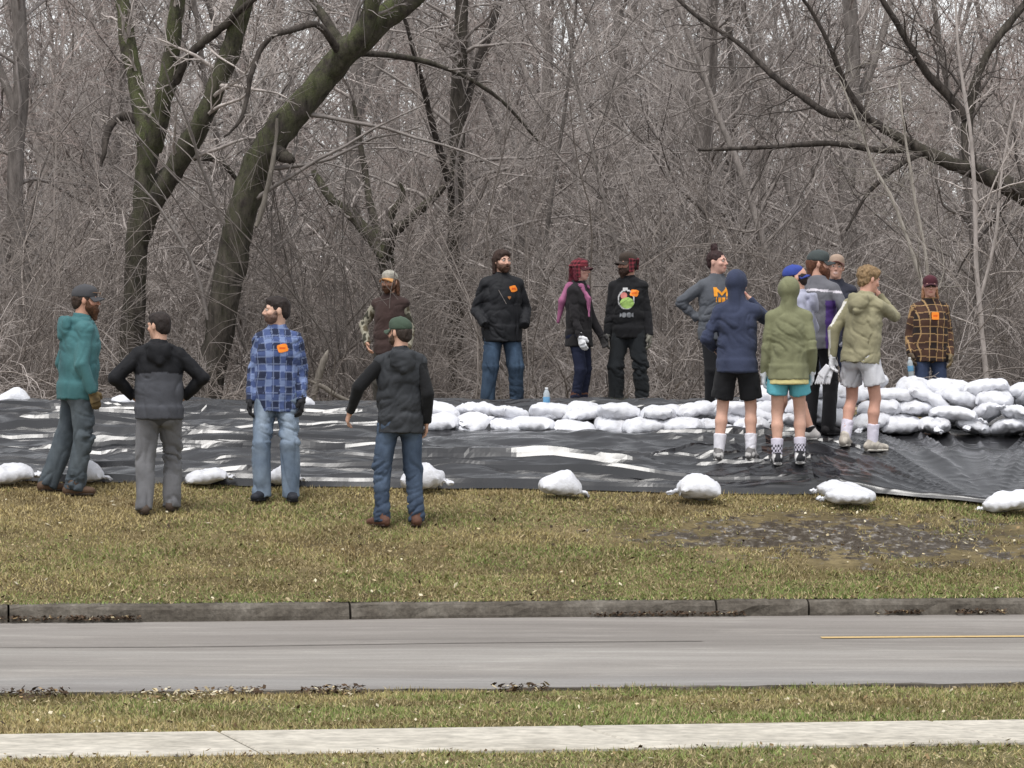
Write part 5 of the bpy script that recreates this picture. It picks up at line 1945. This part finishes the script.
    P.top(worn(S(150, 152, 176), S(176, 178, 198)), 'hoodie', .034, -.10, (.080, .066, .048), 'down', fold=.010)
    P.decal('printed_letters', .0, .40, .20, .06, lambda u, v: np.mod(u * 2.5, 1) < .7, S(240, 178, 70), n=22, off=.006)
    P.socks(S(40, 38, 42), .05)
    P.shoes(S(190, 186, 184), S(206, 204, 200), 0, 'sneaker')
    # 11 olive hoodie
    P = Person('person', 'person in olive hoodie with hood up and turquoise shorts, back turned', 788.5, 38.52, 180, 1.71, 1.0, lift=TP,
               feet=((.11, .02, 6), (-.11, .0, -8)), lw=((0.230, -.03, 0.855), (.25, 1, 0)), rw=((-0.226, -.04, 0.875), (-.25, 1, 0)), head=(2, 4, 0), skin=S(212, 168, 148))
    P.body(hands=(False, False), legs_bare=True)
    P.shorts(S(70, 178, 194), .60, (.108, .116))
    V, Q = Field().add(ec(P.T(0, .004, -.165), P.T(0, .004, -.10), (.197, .164), (.194, .160), P.tu, cap=.010)).mesh(.009)
    P.put('undershirt', V, Q, S(222, 208, 128), 'cloth', fold=.006)
    P.top(worn(S(118, 120, 84), S(134, 136, 98)), 'hoodie', .030, -.12, (.076, .062, .046), 'up', fold=.010, hemr=(1.07, 1.10))
    for i in (0, 1):
        P.glove(i, S(222, 226, 234), .6, .007)

    def pat(V, a):
        z = V[:, 2] - a[2]
        k = (z > .01) & (z < .115) & (np.mod(V[:, 0] / .03 + np.floor(z / .022) * .5, 1) < .5)
        return np.where(k[:, None], S(48, 46, 56), S(214, 208, 226))
    P.socks(None, .17, pat)
    acc = lambda V, a, s: np.where(((vnoise(V * 22) > .25) | (V[:, 2] < .03))[:, None], S(216, 214, 214), S(34, 34, 38))
    P.shoes(None, S(216, 214, 212), 0, 'sneaker', acc)
    # 13 grey and purple jacket
    P = Person('person', 'tall person in dark cap and grey jacket with purple side panel', 818, 40.05, 152, 1.75, 1.0, lift=.03,
               feet=((.09, .02, 8), (-.10, -.02, -10)), lw=((0.230, -.14, 1.0), (.8, .5, 0)), rw=((-0.240, -.12, .96), (-.8, .6, 0)), head=(-58, 4, 0), skin=S(204, 158, 138))
    P.body(hands=(True, True))
    P.brows(S(80, 54, 40))
    P.hair(S(96, 62, 46), 'under_cap', [rc(P.h(0, .07, 0), P.h(0, .07, -.10), .05, .04)])
    P.beard(S(104, 66, 48), .09)
    P.cap(S(68, 76, 76), S(58, 64, 66))

    def panel(V):
        L = (V - P.pel) @ P.Rt
        k = (L[:, 0] < -.13) & (L[:, 0] > -.22) & (L[:, 2] < .36) & (L[:, 1] > -.12) & (L[:, 1] < .14)
        st = (np.abs(L[:, 2] - .47 + .1 * np.abs(L[:, 0])) < .010)
        return np.where(st[:, None], S(212, 206, 216), np.where(k[:, None], S(76, 46, 122), S(104, 104, 112)))
    P.pants(S(27, 26, 30), r=(.096, .074, .064), mat='cloth', fold=.007)
    P.top(panel, 'jacket', .030, -.10, (.078, .064, .048), None, mat='nylon', fold=.008)
    P.glove(1, S(224, 226, 232), .5, .006)
    P.shoes(S(36, 34, 36), S(30, 28, 30), .12, 'boot')
    # 14 smiling man at the back
    P = Person('person', 'person in tan cap peering out between the others of the group', 836, 42.6, 4, 1.70, 1.0, vox=.0105, head=(-8, 0, 6), skin=S(218, 172, 152))
    P.body(hands=(True, True), lips=S(226, 196, 188))
    P.brows(S(80, 58, 46))
    P.hair(S(84, 62, 48), 'under_cap')
    P.cap(S(168, 142, 122), S(120, 72, 66), tilt=-14)
    P.pants(S(52, 60, 84))
    P.top(S(48, 50, 64), 'jacket', .028, -.10, hood=None, fold=.008)
    P.shoes(S(60, 56, 54), boot=.06)
    # 15 khaki hoodie, white shorts
    P = Person('person', 'person in khaki hoodie and white shorts holding white gloves', 861, 39.15, 148, 1.72, 1.0, lift=TP,
               feet=((.13, .09, 14), (-.10, -.04, -26)), hip=(0, .0), lean=(5, -3), lw=((0.250, .12, .90), (.6, .8, 0)), rw=((-0.060, -.27, 1.50), (-.7, .1, -.9)), head=(-26, 14, 4), skin=S(214, 164, 144))
    P.body(hands=(False, True), legs_bare=True)
    P.hair(S(138, 114, 84), 'tousled')
    P.shorts(worn(S(206, 206, 214), S(226, 226, 232)), .68, (.108, .118))

    def stripe(V):
        c = worn(S(140, 134, 100), S(160, 153, 118))(V)
        a, b = P.sho[0], P.elb[0]
        c0, c1 = P.elb[0], P.wr[0]
        out_ = np.zeros(len(V), bool)
        side = P.Rt @ A3(.45, .9, 0)
        for p, q_ in ((a, b), (c0, c1)):
            ab = q_ - p
            t = np.clip(((V - p) @ ab) / (ab @ ab), 0, 1)
            r_ = V - p - t[:, None] * ab
            n_ = unit(r_)
            sd = unit(np.cross(ab, np.cross(side, ab)))
            out_ |= (n_ @ sd > .93) & (t > .02) & (t < 1) & (np.linalg.norm(r_, axis=1) < .12)
        return np.where(out_[:, None], S(222, 218, 210), c)
    P.top(stripe, 'hoodie', .030, -.09, (.078, .064, .046), 'down', fold=.010, hemr=(1.06, 1.10))
    P.glove(0, S(228, 228, 234), .7, .006)
    P.socks(S(226, 220, 238), .18)
    acc = lambda V, a, s: np.where((vnoise(V * 26) > .1)[:, None], S(206, 198, 186), S(176, 168, 158))
    P.shoes(None, S(222, 216, 206), 0, 'sneaker', acc)
    # the loose pair of gloves hanging from that hand
    w15 = np.array(P.root.matrix_basis @ Vector(P.wr[0]))
    dv = unit(P.wr[0] - P.elb[0])
    hb = P.wr[0] + dv * .09
    gl = Field()
    for k_, (ox, oy) in enumerate(((.0, 0), (.025, .03))):
        b = hb + A3(ox, oy, 0)
        gl.add(ec(b, b + A3(.03 + .03 * k_, .02, -.085), (.035, .016), (.045, .016)), k=.015)
        for q_ in (-.03, -.01, .01, .03):
            c0 = b + A3(.03 + .03 * k_ + q_, .02, -.09)
            gl.add(rc(c0, c0 + A3(.02 + q_ * .3, .01, -.075), .012, .010), k=.006)
    V, Q = gl.mesh(.0065)
    o = obj('loose_gloves', make_mesh('loose_gloves', V - hb, Q, None, np.tile(S(230, 230, 236), (len(V), 1))), M['cloth'])
    mw = P.root.matrix_basis
    o.location = mw @ Vector(hb)
    o.rotation_euler = P.root.rotation_euler
    o.scale = P.root.scale
    tag(o, 'pair of white work gloves dangling from the hand of the khaki hoodie', 'gloves')
    # 16 brown plaid jacket
    P = Person('person', 'person in brown and tan plaid jacket, maroon cap and sunglasses behind the right pile', 930, 47.1, 4, 1.74, 1.08, vox=.009,
               lw=((0.227, -.04, 0.865), (.25, 1, 0)), rw=((-0.235, -.06, 0.875), (-.25, 1, 0)), head=(-4, 0, 0), skin=S(214, 168, 152))
    P.body(hands=(False, False))
    P.hair(S(150, 112, 84), 'under_cap', [rc(P.h(.07, .03, -.01), P.h(.085, .01, -.13), .022, .018), rc(P.h(-.07, .03, -.01), P.h(-.085, .01, -.13), .022, .018)])
    P.cap(S(86, 38, 50), S(74, 32, 44))
    P.glasses()
    P.pants(S(48, 62, 92))
    P.top(plaid(P, S(38, 28, 28), S(66, 44, 38), S(84, 56, 42), .19, .17, S(214, 168, 100), .055), 'plaid_jacket', .036, -.13, (.084, .070, .052), None, fold=.009)
    sticker(P, .035, .385, .085, .085)
    P.glove(0, worn(S(108, 92, 66), S(150, 130, 90), 20), .6, .007)
    P.glove(1, worn(S(70, 58, 48), S(110, 92, 70), 20), .9, .007)
    P.shoes(S(80, 66, 56), boot=.03, kind='boot')
    dv = unit(P.wr[1] - P.elb[1])
    hb = mw = None
    hb = P.root.matrix_basis @ Vector(P.wr[1] + dv * .12 + A3(0.0, -.045, -.15))
    bottle(tuple(hb), (R(4), R(-6), 0), 'clear water bottle with blue label held by the person in brown plaid')


build_people()
# ------------------------------------------------------------------ grass, dead leaves
def blades(name, n, x0, x1, yf, zf, h, wdt, pal, keep, seed, label, cat='grass', flat=0.35):
    g = np.random.default_rng(seed)
    X = x0 + (x1 - x0) * g.random(n)
    Y = yf(X, g.random(n))
    k = keep(X, Y, g.random(n))
    X, Y = X[k], Y[k]
    n = len(X)
    Z = np.where(Y < kerb_y(X) + .17, np.maximum(zf(X, Y), .134), zf(X, Y)) if name == 'bank_grass' else zf(X, Y)
    clump = fbm(np.stack([X * 3.0, Y * 3.0, X * 0], -1), 3)
    hh = h * (0.45 + 0.8 * g.random(n)) * (1 + 0.6 * clump)
    a = g.random(n) * 6.283
    lean = np.abs(g.normal(flat, .35, n))
    wv = np.stack([np.cos(a), np.sin(a), 0 * a], -1) * (wdt * (0.6 + .8 * g.random(n)))[:, None]
    b_ = g.random(n) * 6.283
    dr = np.stack([np.cos(b_) * lean, np.sin(b_) * lean, np.ones(n) * np.maximum(.12, 1 - .45 * lean)], -1)
    base = np.stack([X, Y, Z - 0.004], -1)
    tip = base + dr * hh[:, None]
    V = np.stack([base - wv, base + wv, tip], 1).reshape(-1, 3)
    T = np.arange(n * 3).reshape(-1, 3)
    big = 1.25 * fbm(np.stack([X * .8, Y * 1.2, X * 0 + 7], -1), 3)
    brn = sstep(.05, .5, fbm(np.stack([X * 1.6, Y * 2.2, X * 0 + 21], -1), 3) + .12 * g.standard_normal(n))[:, None]
    grn = np.clip(0.5 + 1.3 * big + 0.35 * g.standard_normal(n) + pal[3](X, Y), 0, 1)[:, None]
    c = pal[0] * (1 - grn) + pal[1] * grn
    c = c * (1 - .75 * brn) + S(104, 86, 60) * .75 * brn
    dead = (g.random(n) < pal[2])[:, None]
    c = np.where(dead, S(178, 162, 124) * (0.7 + .55 * g.random((n, 1))), c * (0.85 + .7 * g.random((n, 1))))
    me = make_mesh(name, V, None, T, np.repeat(c, 3, 0), smooth=False)
    return tag(obj(name, me, M['grass']), label, cat, kind='stuff')


M['grass'] = attr_mat('grass_blade', 0.8, 0.1, 6, 0, spec=0.25)
M['leaf'] = attr_mat('dead_leaf', 0.85, 0.25, 60, 0, spec=0.2)


def mud(X, Y):
    cx, cy, rx, ry = MUD
    return np.hypot((X - cx) / rx, (Y - cy) / ry) + 0.8 * fbm(np.stack([X * 1.8, Y * 1.8, X * 0], -1), 3)


def build_grass():
    tan, grn = S(164, 148, 104), S(112, 126, 70)
    bank_y = lambda X, t: kerb_y(X) + 0.07 + (low_edge(X) + 0.12 - kerb_y(X) - 0.07) * t

    def keep_bank(X, Y, q):
        mm = mud(X, Y)
        return q < np.where(mm < .85, .03, np.where(mm < 1.15, .4, 1.0))
    low = lambda X, Y: 0.70 - 0.26 * (Y - kerb_y(X))
    blades('bank_grass', 190000, -5.6, 6.0, bank_y, TZ, 0.042, 0.0055, (tan, grn, .34, low), keep_bank, 1, 'patchy green and straw-coloured grass on the bank', flat=.75)
    vy = lambda X, t: sw_far(X) + 0.10 * (1 - t) + (near_y(X) - 0.10 - sw_far(X)) * t
    ones = lambda X, Y, q: q < 1.1 + 0.9 * fbm(np.stack([X * 2.2, Y * 2.2, X * 0 + 2], -1), 2)
    blades('verge_grass', 85000, -3.9, 4.2, vy, NZ, 0.036, 0.0042, (tan, grn * 1.05, .30, lambda X, Y: 0.28 + 0 * X), ones, 2, 'green and straw-coloured grass strip between pavement and road', flat=.7)
    ly = lambda X, t: 17.2 + (sw_near(X) + 0.03 - 17.2) * t
    blades('lawn_grass', 60000, -3.5, 3.8, ly, NZ, 0.034, 0.0042, (tan, grn, .38, lambda X, Y: 0.05 + 0 * X), ones, 3, 'thin grass in front of the pavement', flat=.8)

    def leaves(name, n, x0, x1, yf, zf, size, seed, label, lift=.02, dark=0.0):
        g = np.random.default_rng(seed)
        X = x0 + (x1 - x0) * g.random(n)
        Y = yf(X, g)
        Z = zf(X, Y) + lift * g.random(n) + 0.006
        a = g.random(n) * 6.283
        s = size * (.4 + g.random(n))
        u = np.stack([np.cos(a), np.sin(a), g.normal(0, .35, n)], -1) * s[:, None]
        v = np.stack([-np.sin(a), np.cos(a), g.normal(0, .35, n)], -1) * (s * .6)[:, None]
        p = np.stack([X, Y, Z], -1)
        up = np.array([0, 0, 1.0]) * (s * .35)[:, None]
        V = np.stack([p - u, p - v * .8 + up * .6, p + u * .9 + up, p + v + up * .3], 1).reshape(-1, 3)
        q = np.arange(n * 4).reshape(-1, 4)
        pal = np.array([S(190, 174, 140), S(150, 126, 92), S(104, 84, 62), S(74, 62, 50), S(206, 196, 170)])
        c = pal[g.integers(0, 5, n)] * (.6 + .6 * g.random((n, 1)))
        c = np.where((g.random(n) < dark)[:, None], S(78, 62, 48) * (.6 + .7 * g.random((n, 1))), c)
        return tag(obj(name, make_mesh(name, V, q, None, np.repeat(c, 4, 0), smooth=False), M['leaf']), label, 'leaves', kind='stuff')
    leaves('bank_leaves', 1900, -5.4, 5.8, lambda X, g: bank_y(X, g.random(len(X)) ** 1.3), TZ, .02, 5, 'dead leaves scattered over the bank grass')
    leaves('verge_leaves', 900, -3.8, 4.0, lambda X, g: vy(X, g.random(len(X))), NZ, .014, 6, 'dead leaves scattered on the grass strip')
    leaves('lawn_leaves', 700, -3.4, 3.6, lambda X, g: ly(X, g.random(len(X)) ** .7), NZ, .014, 7, 'dead leaves on the near grass')
    leaves('wood_leaves', 5000, -7.5, 7.5, lambda X, g: 45.4 + 6 * g.random(len(X)), TZ, .05, 8, 'dead leaves littering the ground at the edge of the wood', .05)
    # swept heaps: gutter debris below the far kerb and leaf heaps at the road edge of the verge
    heaps = [(75, 1.1, 'k'), (105, .5, 'k'), (640, .8, 'k'), (715, .5, 'k'), (905, .4, 'k'), (990, .4, 'k')]

    def gut(X, g):
        return kerb_y(X) - np.abs(g.normal(0, .07, len(X))) - .01
    for i, (px, wd, _) in enumerate(heaps):
        xc = wx(px, 33)
        leaves('gutter_debris', int(260 * wd), xc - wd * .5, xc + wd * .5, gut, lambda X, Y: 0 * X + .008, .018, 60 + i,
               ['dark leaf debris in the gutter below the left end of the kerb', 'small leaf debris in the left gutter beside the larger heap', 'long leaf debris in the gutter left of the kerb joints', 'leaf debris in the gutter at the middle kerb joint', 'small leaf debris in the gutter below the muddy patch', 'small leaf debris in the gutter at the right edge'][i], .03, .85)
    for i, (px, wd) in enumerate(((45, .35), (190, .45), (250, .2), (335, .35), (520, .3))):
        xc = wx(px, 23.2)
        leaves('leaf_heap', int(600 * wd), xc - wd * .5, xc + wd * .5, lambda X, g: near_y(X) - .25 - np.abs(g.normal(0, .12, len(X))) * (1 + 2 * (i == 1)), NZ, .016, 80 + i,
               ['dark heap of leaves on the road edge at the far left', 'spread of pale dead leaves on the grass strip', 'small heap of leaves at the road edge', 'low dark heap of leaves on the road edge left of centre', 'low heap of leaves on the road edge at the centre'][i], .045, 0 if i == 1 else .75)


build_grass()
